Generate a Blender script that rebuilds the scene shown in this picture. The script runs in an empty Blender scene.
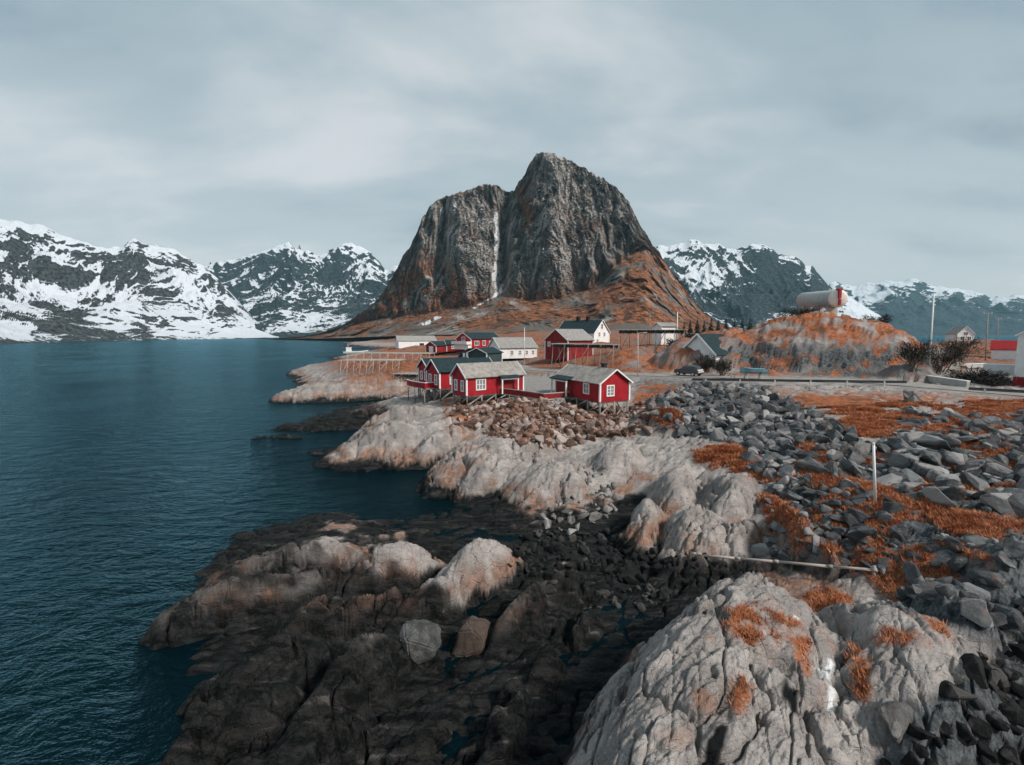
import bpy, bmesh, math, random
import numpy as np
from mathutils import Vector, Matrix

random.seed(7)
R = math.radians
SC = bpy.context.scene
COL = SC.collection

# ------------------------------------------------------------------ camera
FPX, CX, CY, HOR, CAMZ = 470.0, 512.0, 382.5, 333.0, 13.0
PITCH = math.atan((CY - HOR) / FPX)
cam = bpy.data.cameras.new('camera')
cam.sensor_width = 36.0
cam.lens = FPX * 36.0 / 1024.0
cam.clip_start = 0.1
cam.clip_end = 30000
camo = bpy.data.objects.new('camera', cam)
camo.location = (0, 0, CAMZ)
camo.rotation_euler = (math.pi / 2 - PITCH, 0, 0)
COL.objects.link(camo)
SC.camera = camo

# ------------------------------------------------------------------ sky, sun, exposure
SUN_EL, SUN_AZ = R(42), R(125)          # azimuth clockwise from +Y (view direction): behind and to the right
world = bpy.data.worlds.new('World')
SC.world = world
world.use_nodes = True
wn, wl = world.node_tree.nodes, world.node_tree.links
wn.clear()
def wnode(t, **kw):
    n = wn.new(t)
    for k, v in kw.items():
        setattr(n, k, v)
    return n
w_out = wnode('ShaderNodeOutputWorld')
w_bg = wnode('ShaderNodeBackground')
w_bg.inputs['Strength'].default_value = 0.052
sky = wnode('ShaderNodeTexSky', sky_type='NISHITA', sun_disc=False, sun_elevation=SUN_EL, sun_rotation=SUN_AZ)
sky.air_density = 1.0
sky.dust_density = 1.5
tc = wnode('ShaderNodeTexCoord')
sep = wnode('ShaderNodeSeparateXYZ')
wl.new(tc.outputs['Generated'], sep.inputs[0])
def wmath(op, a, b=None, clamp=False):
    n = wnode('ShaderNodeMath', operation=op)
    n.use_clamp = clamp
    for i, v in enumerate((a, b)):
        if v is None:
            continue
        if isinstance(v, (int, float)):
            n.inputs[i].default_value = v
        else:
            wl.new(v, n.inputs[i])
    return n.outputs[0]
zc = wmath('ADD', wmath('MAXIMUM', sep.outputs[2], 0.0), 0.22)
cu = wmath('DIVIDE', sep.outputs[0], zc)
cv = wmath('DIVIDE', sep.outputs[1], zc)
cmb = wnode('ShaderNodeCombineXYZ')
wl.new(cu, cmb.inputs[0]); wl.new(cv, cmb.inputs[1])
def cloud_noise(scale, stretch, detail, rough, off, rot=0.0, dist=0.0):
    mp = wnode('ShaderNodeMapping')
    mp.inputs['Scale'].default_value = (stretch[0], stretch[1], 1)
    mp.inputs['Location'].default_value = off
    mp.inputs['Rotation'].default_value = (0, 0, rot)
    wl.new(cmb.outputs[0], mp.inputs[0])
    nz = wnode('ShaderNodeTexNoise')
    nz.inputs['Scale'].default_value = scale
    nz.inputs['Detail'].default_value = detail
    nz.inputs['Roughness'].default_value = rough
    nz.inputs['Distortion'].default_value = dist
    wl.new(mp.outputs[0], nz.inputs['Vector'])
    return nz.outputs[0]
n1 = cloud_noise(0.55, (1.0, 1.5), 6, 0.52, (12.7, -3.3, 0), 0.25, 0.3)
n2 = cloud_noise(1.5, (0.7, 1.6), 5, 0.5, (15.7, -5.3, 0), -0.2, 0.2)
nn = wmath('ADD', wmath('MULTIPLY', n1, 0.7), wmath('MULTIPLY', n2, 0.3))
ramp = wnode('ShaderNodeValToRGB')
ramp.color_ramp.interpolation = 'EASE'
e = ramp.color_ramp.elements
e[0].position, e[0].color = 0.39, (1.2, 2.0, 2.45, 1)
e[1].position, e[1].color = 0.63, (4.7, 4.95, 5.1, 1)
m_ = ramp.color_ramp.elements.new(0.5); m_.color = (2.5, 3.25, 3.6, 1)
wl.new(nn, ramp.inputs[0])
# cloud deck is thinner and brighter towards the horizon
hz = wmath('POWER', wmath('SUBTRACT', 1.0, wmath('MAXIMUM', sep.outputs[2], 0.0), True), 3.5)
hmix = wnode('ShaderNodeMixRGB')
wl.new(wmath('MULTIPLY', hz, 0.8), hmix.inputs[0])
wl.new(ramp.outputs[0], hmix.inputs[1])
hmix.inputs[2].default_value = (5.9, 5.8, 5.75, 1)
smix = wnode('ShaderNodeMixRGB')
smix.inputs[0].default_value = 0.9
wl.new(sky.outputs[0], smix.inputs[1]); wl.new(hmix.outputs[0], smix.inputs[2])
wl.new(smix.outputs[0], w_bg.inputs[0])
wl.new(w_bg.outputs[0], w_out.inputs[0])

sun = bpy.data.lights.new('sun', 'SUN')
sun.energy = 1.5
sun.angle = R(10)
sun.color = (1.0, 0.93, 0.86)
suno = bpy.data.objects.new('sun', sun)
sd = Vector((math.sin(SUN_AZ) * math.cos(SUN_EL), math.cos(SUN_AZ) * math.cos(SUN_EL), math.sin(SUN_EL)))
suno.rotation_euler = (-sd).to_track_quat('-Z', 'Y').to_euler()
suno.location = (60, -60, 80)
COL.objects.link(suno)

SC.view_settings.view_transform = 'Standard'
SC.view_settings.look = 'None'
SC.view_settings.exposure = 1.5
HAZE = 6e-5
SC.view_settings.gamma = 1.0
SC.cycles.volume_bounces = 0
SC.cycles.max_bounces = 5
SC.cycles.use_denoising = True

# ------------------------------------------------------------------ projection helpers (photo survey -> world)
def back(px, py, z):
    u = (px - CX) / FPX; v = (CY - py) / FPX
    dy = math.cos(PITCH) + v * math.sin(PITCH); dz = -math.sin(PITCH) + v * math.cos(PITCH)
    t = (z - CAMZ) / dz
    return (u * t, dy * t)
def at_dist(px, py, y):
    """world point on the sight line of a pixel at forward distance y"""
    u = (px - CX) / FPX; v = (CY - py) / FPX
    dy = math.cos(PITCH) + v * math.sin(PITCH); dz = -math.sin(PITCH) + v * math.cos(PITCH)
    t = y / dy
    return Vector((u * t, y, CAMZ + dz * t))
def project(x, y, z):
    zz = z - CAMZ
    d = y * math.cos(PITCH) - zz * math.sin(PITCH)
    u = y * math.sin(PITCH) + zz * math.cos(PITCH)
    return CX + FPX * x / d, CY - FPX * u / d

# ------------------------------------------------------------------ numpy noise
_rng = np.random.default_rng(11)
_P = np.concatenate([_rng.permutation(512)] * 3).astype(np.int32)
_ga = _rng.random(512) * 2 * np.pi
_G2 = np.stack([np.cos(_ga), np.sin(_ga)], -1).astype(np.float32)
_g3 = _rng.normal(size=(512, 3)); _G3 = (_g3 / np.linalg.norm(_g3, axis=1, keepdims=True)).astype(np.float32)
def _fade(t): return t * t * t * (t * (t * 6 - 15) + 10)
def perlin2(x, y):
    x = np.asarray(x, np.float32); y = np.asarray(y, np.float32)
    xi = np.floor(x).astype(np.int32); yi = np.floor(y).astype(np.int32)
    fx = x - xi; fy = y - yi
    xi &= 511; yi &= 511
    def g(ix, iy, dx, dy):
        k = _P[_P[ix & 511] + (iy & 511)]
        return _G2[k, 0] * dx + _G2[k, 1] * dy
    u = _fade(fx); v = _fade(fy)
    a = g(xi, yi, fx, fy); b = g(xi + 1, yi, fx - 1, fy)
    c = g(xi, yi + 1, fx, fy - 1); d = g(xi + 1, yi + 1, fx - 1, fy - 1)
    return ((a + u * (b - a)) * (1 - v) + (c + u * (d - c)) * v) * 1.5
def perlin3(x, y, z):
    x = np.asarray(x, np.float32); y = np.asarray(y, np.float32); z = np.asarray(z, np.float32)
    xi = np.floor(x).astype(np.int32); yi = np.floor(y).astype(np.int32); zi = np.floor(z).astype(np.int32)
    fx = x - xi; fy = y - yi; fz = z - zi
    u = _fade(fx); v = _fade(fy); w = _fade(fz)
    out = 0
    for i in (0, 1):
        for j in (0, 1):
            for k in (0, 1):
                h = _P[_P[_P[(xi + i) & 511] + ((yi + j) & 511)] + ((zi + k) & 511)]
                d = _G3[h, 0] * (fx - i) + _G3[h, 1] * (fy - j) + _G3[h, 2] * (fz - k)
                out = out + d * (u if i else 1 - u) * (v if j else 1 - v) * (w if k else 1 - w)
    return out * 1.5
def fbm2(x, y, o=4, g=0.5, l=2.03):
    s = 0; a = 1.0; f = 1.0
    for i in range(o):
        s = s + a * perlin2(x * f + 17.3 * i, y * f - 9.1 * i); a *= g; f *= l
    return s
def fbm3(x, y, z, o=4, g=0.5, l=2.03):
    s = 0; a = 1.0; f = 1.0
    for i in range(o):
        s = s + a * perlin3(x * f + 17.3 * i, y * f - 9.1 * i, z * f + 3.7 * i); a *= g; f *= l
    return s
def ridged3(x, y, z, o=5, g=0.5, l=2.07):
    s = 0; a = 1.0; f = 1.0
    for i in range(o):
        s = s + a * (1 - 2 * np.abs(perlin3(x * f + 7.3 * i, y * f + 1.1 * i, z * f - 3.7 * i))); a *= g; f *= l
    return s
_J = _rng.random((512, 2)).astype(np.float32)
_V = _rng.random(512).astype(np.float32)
def voronoi2(x, y):
    """F1, F2 and a random value of the nearest cell"""
    x = np.asarray(x, np.float32); y = np.asarray(y, np.float32)
    xi = np.floor(x).astype(np.int32); yi = np.floor(y).astype(np.int32)
    f1 = np.full(x.shape, 9.0, np.float32); f2 = f1.copy(); cv_ = np.zeros_like(f1)
    for i in (-1, 0, 1):
        for j in (-1, 0, 1):
            k = _P[_P[(xi + i) & 511] + ((yi + j) & 511)]
            d = np.hypot(xi + i + _J[k, 0] - x, yi + j + _J[k, 1] - y)
            n = d < f1
            f2 = np.where(n, f1, np.minimum(f2, d)); cv_ = np.where(n, _V[k], cv_); f1 = np.where(n, d, f1)
    return f1, f2, cv_
def sstep(a, b, x):
    t = np.clip((x - a) / (b - a), 0, 1)
    return t * t * (3 - 2 * t)

# ------------------------------------------------------------------ materials
MATS = {}
class NT:
    def __init__(self, name):
        self.m = bpy.data.materials.new(name)
        self.m.use_nodes = True
        self.n = self.m.node_tree.nodes; self.l = self.m.node_tree.links
        self.b = self.n['Principled BSDF']
        MATS[name] = self.m
    def new(self, t, **kw):
        n = self.n.new(t)
        for k, v in kw.items():
            setattr(n, k, v)
        return n
    def inp(self, n, k, v):
        if hasattr(v, 'is_linked') or hasattr(v, 'links'):
            self.l.new(v, n.inputs[k])
        else:
            n.inputs[k].default_value = v
    def coord(self, scale=(1, 1, 1), rot=(0, 0, 0), kind='Object'):
        t = self.new('ShaderNodeTexCoord'); m = self.new('ShaderNodeMapping')
        m.inputs['Scale'].default_value = scale; m.inputs['Rotation'].default_value = rot
        self.l.new(t.outputs[kind], m.inputs[0])
        return m.outputs[0]
    def noise(self, vec, scale, detail=4, rough=0.55, dist=0.0):
        n = self.new('ShaderNodeTexNoise')
        self.l.new(vec, n.inputs['Vector'])
        n.inputs['Scale'].default_value = scale; n.inputs['Detail'].default_value = detail
        n.inputs['Roughness'].default_value = rough; n.inputs['Distortion'].default_value = dist
        return n.outputs[0]
    def voro(self, vec, scale, feature='DISTANCE_TO_EDGE', out='Distance'):
        n = self.new('ShaderNodeTexVoronoi', feature=feature)
        self.l.new(vec, n.inputs['Vector']); n.inputs['Scale'].default_value = scale
        return n.outputs[out]
    def mr(self, v, a, b, c=0.0, d=1.0):
        n = self.new('ShaderNodeMapRange')
        n.interpolation_type = 'SMOOTHSTEP'
        self.inp(n, 0, v)
        for i, q in enumerate((a, b, c, d)):
            n.inputs[1 + i].default_value = q
        return n.outputs[0]
    def math(self, op, a, b=0.0):
        n = self.new('ShaderNodeMath', operation=op)
        self.inp(n, 0, a); self.inp(n, 1, b)
        return n.outputs[0]
    def mix(self, f, a, b, blend='MIX'):
        n = self.new('ShaderNodeMixRGB', blend_type=blend)
        self.inp(n, 0, f)
        for i, v in ((1, a), (2, b)):
            if isinstance(v, tuple):
                n.inputs[i].default_value = (*v, 1)
            else:
                self.l.new(v, n.inputs[i])
        return n.outputs[0]
    def attr(self, name):
        n = self.new('ShaderNodeAttribute'); n.attribute_name = name
        return n.outputs['Fac']
    def bump(self, h, dist, strength=1.0, prev=None):
        n = self.new('ShaderNodeBump')
        self.l.new(h, n.inputs['Height']); n.inputs['Distance'].default_value = dist; n.inputs['Strength'].default_value = strength
        if prev is not None:
            self.l.new(prev, n.inputs['Normal'])
        return n.outputs[0]
    def done(self, col, rough=0.8, normal=None, spec=0.3, metal=0.0):
        if isinstance(col, tuple):
            self.b.inputs['Base Color'].default_value = (*col, 1)
        else:
            self.l.new(col, self.b.inputs['Base Color'])
        self.inp(self.b, 'Roughness', rough)
        self.b.inputs['Specular IOR Level'].default_value = spec
        self.b.inputs['Metallic'].default_value = metal
        if normal is not None:
            self.l.new(normal, self.b.inputs['Normal'])
        return self.m

# rock terrain of the shore
t = NT('shore')
v = t.coord()
nA = t.noise(v, 0.55, 5, 0.6)
nB = t.noise(v, 3.0, 6, 0.65)
nC = t.noise(v, 14.0, 4, 0.7)
vs = t.coord((0.5, 2.2, 2.2), (0, 0, R(-35)))
nS = t.noise(vs, 1.6, 6, 0.62, 0.4)
crk = t.voro(t.mix(0.12, v, t.noise(v, 2.0, 3)), 1.5)
crk2 = t.voro(t.mix(0.1, vs, nS), 2.2)
light = t.mix(t.mr(nA, 0.35, 0.65), (0.21, 0.187, 0.175), (0.385, 0.35, 0.328))
light = t.mix(t.mr(nS, 0.42, 0.62, 0, 0.55), light, (0.22, 0.205, 0.20))
light = t.mix(t.mr(nC, 0.52, 0.72, 0, 0.5), light, (0.55, 0.51, 0.49))
light = t.mix(t.mr(nB, 0.60, 0.70, 0, 0.6), light, (0.10, 0.10, 0.10))
grey = t.mix(t.mr(nB, 0.35, 0.65), (0.035, 0.042, 0.046), (0.13, 0.14, 0.145))  # grey ground, kept dark so boulder gaps carry painted shade besides dirt
ve = t.coord((0.30, 2.4, 1.6), (0, 0, R(-24)))
nE = t.noise(ve, 1.3, 7, 0.66, 0.5)
dark = t.mix(t.mr(nE, 0.40, 0.62), (0.002, 0.0027, 0.003), (0.022, 0.0215, 0.021))
dark = t.mix(t.mr(nE, 0.60, 0.70, 0, 0.75), dark, (0.10, 0.093, 0.088))
dark = t.mix(t.mr(nA, 0.50, 0.68, 0, 0.7), dark, (0.010, 0.013, 0.014))
dark = t.mix(t.mr(nC, 0.62, 0.74, 0, 0.35), dark, (0.10, 0.097, 0.094))
rust = t.mix(t.mr(nB, 0.35, 0.65), (0.13, 0.055, 0.03), (0.32, 0.155, 0.085))
grs = t.mix(t.mr(nB, 0.35, 0.68), (0.19, 0.06, 0.027), (0.44, 0.15, 0.065))
grs = t.mix(t.mr(nC, 0.45, 0.7, 0, 0.5), grs, (0.46, 0.205, 0.11))
grs = t.mix(t.mr(nA, 0.46, 0.62, 0, 0.75), grs, (0.10, 0.055, 0.035))
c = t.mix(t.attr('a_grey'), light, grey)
c = t.mix(t.attr('a_rust'), c, rust)
c = t.mix(t.attr('a_dark'), c, dark)
c = t.mix(t.attr('a_grass'), c, grs)
c = t.mix(t.attr('a_pave'), c, t.mix(t.mr(nB, 0.4, 0.6), (0.22, 0.21, 0.20), (0.30, 0.285, 0.27)))
c = t.mix(t.attr('a_white'), c, (0.75, 0.76, 0.76))
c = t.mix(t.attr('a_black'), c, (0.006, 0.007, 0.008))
nm = t.bump(nB, 0.07, 0.9)
nm = t.bump(nS, 0.10, 0.8, nm)
nm = t.bump(t.mr(crk, 0.0, 0.04), 0.10, 0.5, nm)
nm = t.bump(t.mr(crk2, 0.0, 0.04), 0.08, 0.4, nm)
nm = t.bump(nC, 0.05, 0.9, nm)
wetr = t.new('ShaderNodeMapRange')
t.l.new(t.attr('a_dark'), wetr.inputs[0]); wetr.inputs[3].default_value = 0.85; wetr.inputs[4].default_value = 0.65
t.done(c, wetr.outputs[0], nm, 0.12)

# main mountain
t = NT('cliff')
v = t.coord()
vv = t.coord((1, 1, 0.16))
nV = t.noise(vv, 0.06, 7, 0.62, 0.5)
nV2 = t.noise(vv, 0.25, 5, 0.65)
nA = t.noise(v, 0.018, 6, 0.6)
nB = t.noise(v, 0.12, 7, 0.66)
nF = t.noise(t.coord((1, 1, 0.45)), 0.5, 5, 0.7)
rock = t.mix(t.mr(nV, 0.38, 0.58), (0.040, 0.042, 0.043), (0.44, 0.41, 0.38))
rock = t.mix(t.mr(nV2, 0.5, 0.7, 0, 0.7), rock, (0.055, 0.056, 0.058))
rock = t.mix(t.mr(nA, 0.55, 0.7, 0, 0.45), rock, (0.25, 0.23, 0.215))
rock = t.mix(t.mr(nB, 0.50, 0.64, 0, 0.35), rock, (0.135, 0.08, 0.058))
rock = t.mix(t.mr(nF, 0.52, 0.62, 0, 0.75), rock, (0.03, 0.031, 0.033))
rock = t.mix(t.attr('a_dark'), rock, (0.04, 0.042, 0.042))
veg = t.mix(t.mr(nB, 0.38, 0.64), (0.07, 0.036, 0.024), (0.46, 0.17, 0.07))
veg = t.mix(t.mr(nF, 0.5, 0.62, 0, 0.8), veg, (0.045, 0.035, 0.03))
veg = t.mix(t.mr(nA, 0.56, 0.66, 0, 0.7), veg, (0.07, 0.05, 0.042))
veg = t.mix(t.attr('a_scree'), veg, (0.15, 0.135, 0.12))
c = t.mix(t.attr('a_grass'), rock, veg)
c = t.mix(t.attr('a_snow'), c, (0.80, 0.81, 0.83))
nm = t.bump(nB, 2.0, 0.8)
nm = t.bump(nV2, 2.5, 0.9, nm)
nm = t.bump(nF, 2.4, 1.0, nm)
t.done(c, 0.9, nm, 0.2)

# snow ranges
def snow_mat(name, rk, sc):
    t = NT(name)
    v = t.coord()
    nB = t.noise(v, 0.03 * sc, 7, 0.65)
    nC = t.noise(v, 0.16 * sc, 5, 0.7)
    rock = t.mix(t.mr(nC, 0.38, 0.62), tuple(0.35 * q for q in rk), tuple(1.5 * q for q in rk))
    mask = t.math('ADD', t.attr('a_snow'), t.math('MULTIPLY', t.math('SUBTRACT', nC, 0.5), 0.9))
    mask = t.math('ADD', mask, t.math('MULTIPLY', t.math('SUBTRACT', nB, 0.5), 0.9))
    c = t.mix(t.mr(mask, 0.47, 0.54), rock, (0.60, 0.64, 0.69))
    nm = t.bump(nB, 14.0 / sc, 0.7)
    nm = t.bump(nC, 4.0 / sc, 0.7, nm)
    t.done(c, 0.9, nm, 0.15)
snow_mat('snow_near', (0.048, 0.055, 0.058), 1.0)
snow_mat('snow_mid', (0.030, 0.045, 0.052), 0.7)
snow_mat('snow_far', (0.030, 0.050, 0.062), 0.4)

# water
t = NT('water')
v = t.coord()
w1 = t.noise(t.coord((1, 1.9, 1), (0, 0, R(12))), 0.42, 5, 0.6, 0.4)
w2 = t.noise(t.coord((1, 1.6, 1), (0, 0, R(-18))), 2.2, 4, 0.6)
w3 = t.noise(v, 0.035, 3, 0.5)
nm = t.bump(w1, 0.9, 0.8)
nm = t.bump(w2, 0.16, 0.8, nm)
c = t.mix(t.mr(w3, 0.35, 0.65), (0.0002, 0.0045, 0.007), (0.0003, 0.0075, 0.0105))
df = t.new('ShaderNodeBsdfDiffuse'); t.l.new(c, df.inputs['Color'])
gl = t.new('ShaderNodeBsdfGlossy'); gl.inputs['Color'].default_value = (0.38, 0.72, 0.86, 1)
t.l.new(t.mr(w3, 0.35, 0.7, 0.10, 0.24), gl.inputs['Roughness']); t.l.new(nm, gl.inputs['Normal'])
fr = t.new('ShaderNodeFresnel'); fr.inputs['IOR'].default_value = 1.175; t.l.new(nm, fr.inputs['Normal'])
mx_ = t.new('ShaderNodeMixShader'); t.l.new(fr.outputs[0], mx_.inputs[0]); t.l.new(df.outputs[0], mx_.inputs[1]); t.l.new(gl.outputs[0], mx_.inputs[2])
t.l.new(mx_.outputs[0], t.n['Material Output'].inputs['Surface'])
t.n.remove(t.b)

def boulder_mat(name, lo, hi, spot, patch=1.0):
    t = NT(name)
    oi = t.new('ShaderNodeObjectInfo')
    v = t.coord(kind='Object')
    add = t.new('ShaderNodeVectorMath', operation='ADD')
    t.l.new(v, add.inputs[0]); t.l.new(oi.outputs['Location'], add.inputs[1])
    nB = t.noise(add.outputs[0], 2.2, 6, 0.62); nC = t.noise(add.outputs[0], 12, 4, 0.7)
    nL = t.noise(add.outputs[0], 0.45, 2, 0.5)
    c = t.mix(t.mr(nB, 0.3, 0.7), lo, hi)
    c = t.mix(t.mr(nL, 0.35, 0.65, 0, 0.6), c, tuple(q * 0.5 for q in lo))
    c = t.mix(t.mr(nC, 0.56, 0.7, 0, 0.5), c, spot)
    vr = t.new('ShaderNodeTexVoronoi', feature='F1'); t.l.new(add.outputs[0], vr.inputs['Vector']); vr.inputs['Scale'].default_value = 0.8
    sp_ = t.new('ShaderNodeSeparateColor'); t.l.new(vr.outputs['Color'], sp_.inputs[0])
    c = t.mix(t.mr(sp_.outputs[0], 0.1, 1.0, 0, 0.75 * patch), c, tuple(q * 0.38 for q in lo))
    c = t.mix(t.mr(sp_.outputs[1], 0.55, 1.0, 0, 0.7 * patch), c, spot)
    if name == 'boulder_grey':
        nR = t.noise(add.outputs[0], 1.1, 5, 0.65)
        c = t.mix(t.mr(nR, 0.56, 0.68, 0, 0.65), c, (0.17, 0.085, 0.05))
        c = t.mix(t.mr(nR, 0.30, 0.40, 0.6, 0), c, (0.30, 0.29, 0.275))
    nm = t.bump(nB, 0.12, 0.8); nm = t.bump(nC, 0.035, 0.8, nm)
    t.done(c, 0.85, nm, 0.15)
boulder_mat('boulder_grey', (0.075, 0.082, 0.088), (0.20, 0.205, 0.21), (0.36, 0.35, 0.34))
boulder_mat('boulder_rust', (0.12, 0.06, 0.042), (0.34, 0.205, 0.15), (0.48, 0.42, 0.385))
boulder_mat('boulder_dark', (0.010, 0.012, 0.013), (0.036, 0.035, 0.034), (0.09, 0.083, 0.078))
boulder_mat('boulder_mottled', (0.045, 0.048, 0.05), (0.13, 0.13, 0.125), (0.3, 0.29, 0.28), 0.0)
boulder_mat('boulder_brown', (0.055, 0.04, 0.034), (0.10, 0.075, 0.062), (0.14, 0.115, 0.10), 0.0)
boulder_mat('boulder_pale', (0.15, 0.14, 0.135), (0.31, 0.29, 0.275), (0.38, 0.36, 0.345))

def paint(name, col, var=0.25, board=0.0, rough=0.6, axis=(0, 0, 0), worn=None, spec=0.3):
    t = NT(name)
    v = t.coord(rot=axis)
    n1_ = t.noise(v, 1.3, 5, 0.6); n2_ = t.noise(t.coord((6, 6, 0.7)), 2.0, 4, 0.6)
    c = t.mix(t.mr(n1_, 0.3, 0.7), tuple(q * (1 - var) for q in col), tuple(min(0.9, q * (1 + var)) for q in col))
    c = t.mix(t.mr(n2_, 0.55, 0.75, 0, 0.35), c, worn if worn else tuple(q * 0.6 for q in col))
    nm = None
    if board:
        w = t.new('ShaderNodeTexWave', wave_type='BANDS', bands_direction='X')
        t.l.new(v, w.inputs['Vector']); w.inputs['Scale'].default_value = board
        w2_ = t.new('ShaderNodeTexWave', wave_type='BANDS', bands_direction='Y')
        t.l.new(v, w2_.inputs['Vector']); w2_.inputs['Scale'].default_value = board
        h = t.math('MULTIPLY', t.mr(w.outputs['Fac'], 0.0, 0.25), t.mr(w2_.outputs['Fac'], 0.0, 0.25))
        nm = t.bump(h, 0.02, 0.8)
    t.done(c, rough, nm, spec)
paint('red_boards', (0.32, 0.009, 0.016), 0.22, 1.7, 0.65)
paint('red_old', (0.22, 0.014, 0.016), 0.3, 1.7, 0.7)
paint('white_boards', (0.74, 0.73, 0.72), 0.07, 1.7, 0.6, worn=(0.6, 0.58, 0.55))
paint('white_paint', (0.76, 0.74, 0.72), 0.06, 0, 0.55, worn=(0.62, 0.58, 0.54))
paint('dark_boards', (0.035, 0.055, 0.058), 0.2, 1.7, 0.7)
paint('grey_wood', (0.27, 0.245, 0.22), 0.25, 0, 0.85)
paint('pale_wood', (0.36, 0.315, 0.285), 0.25, 0, 0.85)
paint('brown_wood', (0.13, 0.09, 0.07), 0.3, 0, 0.85)
paint('concrete', (0.42, 0.40, 0.38), 0.15, 0, 0.9)
paint('galvanised', (0.45, 0.45, 0.44), 0.12, 0, 0.45)
paint('black_metal', (0.018, 0.02, 0.021), 0.2, 0, 0.5)
paint('tank_paint', (0.40, 0.40, 0.395), 0.12, 0, 0.5, worn=(0.4, 0.36, 0.32))
paint('tank_end', (0.74, 0.66, 0.60), 0.1, 0, 0.5)
paint('red_metal', (0.30, 0.012, 0.014), 0.15, 0, 0.5)
paint('boat_blue', (0.16, 0.30, 0.36), 0.25, 0, 0.4)
paint('car_paint', (0.05, 0.052, 0.055), 0.1, 0, 0.3, spec=0.5)
paint('car_silver', (0.55, 0.55, 0.53), 0.1, 0, 0.35, spec=0.5)
paint('tyre', (0.012, 0.012, 0.012), 0.1, 0, 0.9)
paint('brick', (0.17, 0.09, 0.07), 0.3, 0, 0.9)
paint('soot', (0.025, 0.024, 0.024), 0.3, 0, 0.9)
paint('tail_red', (0.35, 0.02, 0.02), 0.1, 0, 0.3)
t = NT('glass'); t.done((0.035, 0.045, 0.05), 0.06, None, 0.6)
t = NT('curtain_glass'); t.done((0.22, 0.23, 0.23), 0.1, None, 0.6)
def roof_mat(name, lo, hi, spot, sc=1.0):
    t = NT(name)
    v = t.coord()
    nB = t.noise(v, 1.7, 6, 0.65); nC = t.noise(v, 9, 4, 0.7)
    br = t.new('ShaderNodeTexBrick')
    t.l.new(t.coord((1, 1, 1)), br.inputs['Vector'])
    br.inputs['Scale'].default_value = 2.2; br.inputs['Mortar Size'].default_value = 0.02
    c = t.mix(t.mr(nB, 0.32, 0.68), lo, hi)
    c = t.mix(t.mr(nC, 0.55, 0.68, 0, 0.7), c, spot)
    nm = t.bump(t.math('MULTIPLY', br.outputs['Fac'], -1.0), 0.03, 0.8); nm = t.bump(nC, 0.03, 0.7, nm)
    t.done(c, 0.85, nm, 0.3)
roof_mat('slate_roof', (0.22, 0.20, 0.185), (0.38, 0.35, 0.325), (0.17, 0.14, 0.12))
roof_mat('grey_roof', (0.24, 0.23, 0.22), (0.34, 0.325, 0.31), (0.20, 0.18, 0.165))
roof_mat('teal_roof', (0.008, 0.022, 0.026), (0.018, 0.042, 0.05), (0.03, 0.05, 0.055))
roof_mat('red_roof', (0.24, 0.010, 0.014), (0.36, 0.016, 0.02), (0.2, 0.02, 0.02))
def grassy(name):
    t = NT(name)
    a = t.noise(t.coord(), 0.9, 4, 0.6); b = t.noise(t.coord(), 7.0, 3, 0.7)
    c = t.mix(t.mr(a, 0.35, 0.65), (0.33, 0.10, 0.043), (0.52, 0.225, 0.115))
    c = t.mix(t.mr(b, 0.48, 0.68, 0, 0.75), c, (0.16, 0.075, 0.04))
    t.done(c, 0.85, None, 0.1)
grassy('dry_grass')
def leafy(name, lo, hi):
    t = NT(name)
    nB = t.noise(t.coord(), 1.5, 3, 0.6)
    t.done(t.mix(t.mr(nB, 0.35, 0.65), lo, hi), 0.85, None, 0.15)
leafy('needles', (0.007, 0.013, 0.011), (0.022, 0.034, 0.026))
leafy('twigs', (0.016, 0.016, 0.014), (0.05, 0.042, 0.034))
t = NT('asphalt')
nB = t.noise(t.coord(), 0.8, 5, 0.6); nC = t.noise(t.coord(), 20, 3, 0.7)
c = t.mix(t.mr(nB, 0.35, 0.65), (0.20, 0.19, 0.18), (0.29, 0.275, 0.26))
t.done(c, 0.9, t.bump(nC, 0.02, 0.6), 0.2)

# ------------------------------------------------------------------ mesh building and tagging
def tag(o, label=None, cat=None, group=None, kind=None):
    if label: o['label'] = label
    if cat: o['category'] = cat
    if group: o['group'] = group
    if kind: o['kind'] = kind
    return o
def thing(name, loc, rz, label, cat, group=None):
    o = bpy.data.objects.new(name, None)
    o.empty_display_size = 0.5
    o.location = loc; o.rotation_euler = (0, 0, rz)
    COL.objects.link(o)
    return tag(o, label, cat, group)
def link(name, me, parent=None):
    o = bpy.data.objects.new(name, me); COL.objects.link(o)
    if parent is not None:
        o.parent = parent
    return o
def np_mesh(name, co, quads, mat, attrs=None, smooth=True, parent=None):
    me = bpy.data.meshes.new(name)
    n = len(co); k = quads.shape[1]; m = len(quads)
    me.vertices.add(n); me.vertices.foreach_set('co', np.ascontiguousarray(co, np.float32).ravel())
    me.loops.add(m * k); me.loops.foreach_set('vertex_index', np.ascontiguousarray(quads, np.int32).ravel())
    me.polygons.add(m); me.polygons.foreach_set('loop_start', np.arange(0, m * k, k, dtype=np.int32))
    me.update(calc_edges=True)
    if smooth:
        me.polygons.foreach_set('use_smooth', np.ones(m, bool))
    for a, d in (attrs or {}).items():
        at = me.attributes.new(a, 'FLOAT', 'POINT'); at.data.foreach_set('value', np.ascontiguousarray(d, np.float32).ravel())
    me.materials.append(MATS[mat])
    return link(name, me, parent)
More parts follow.
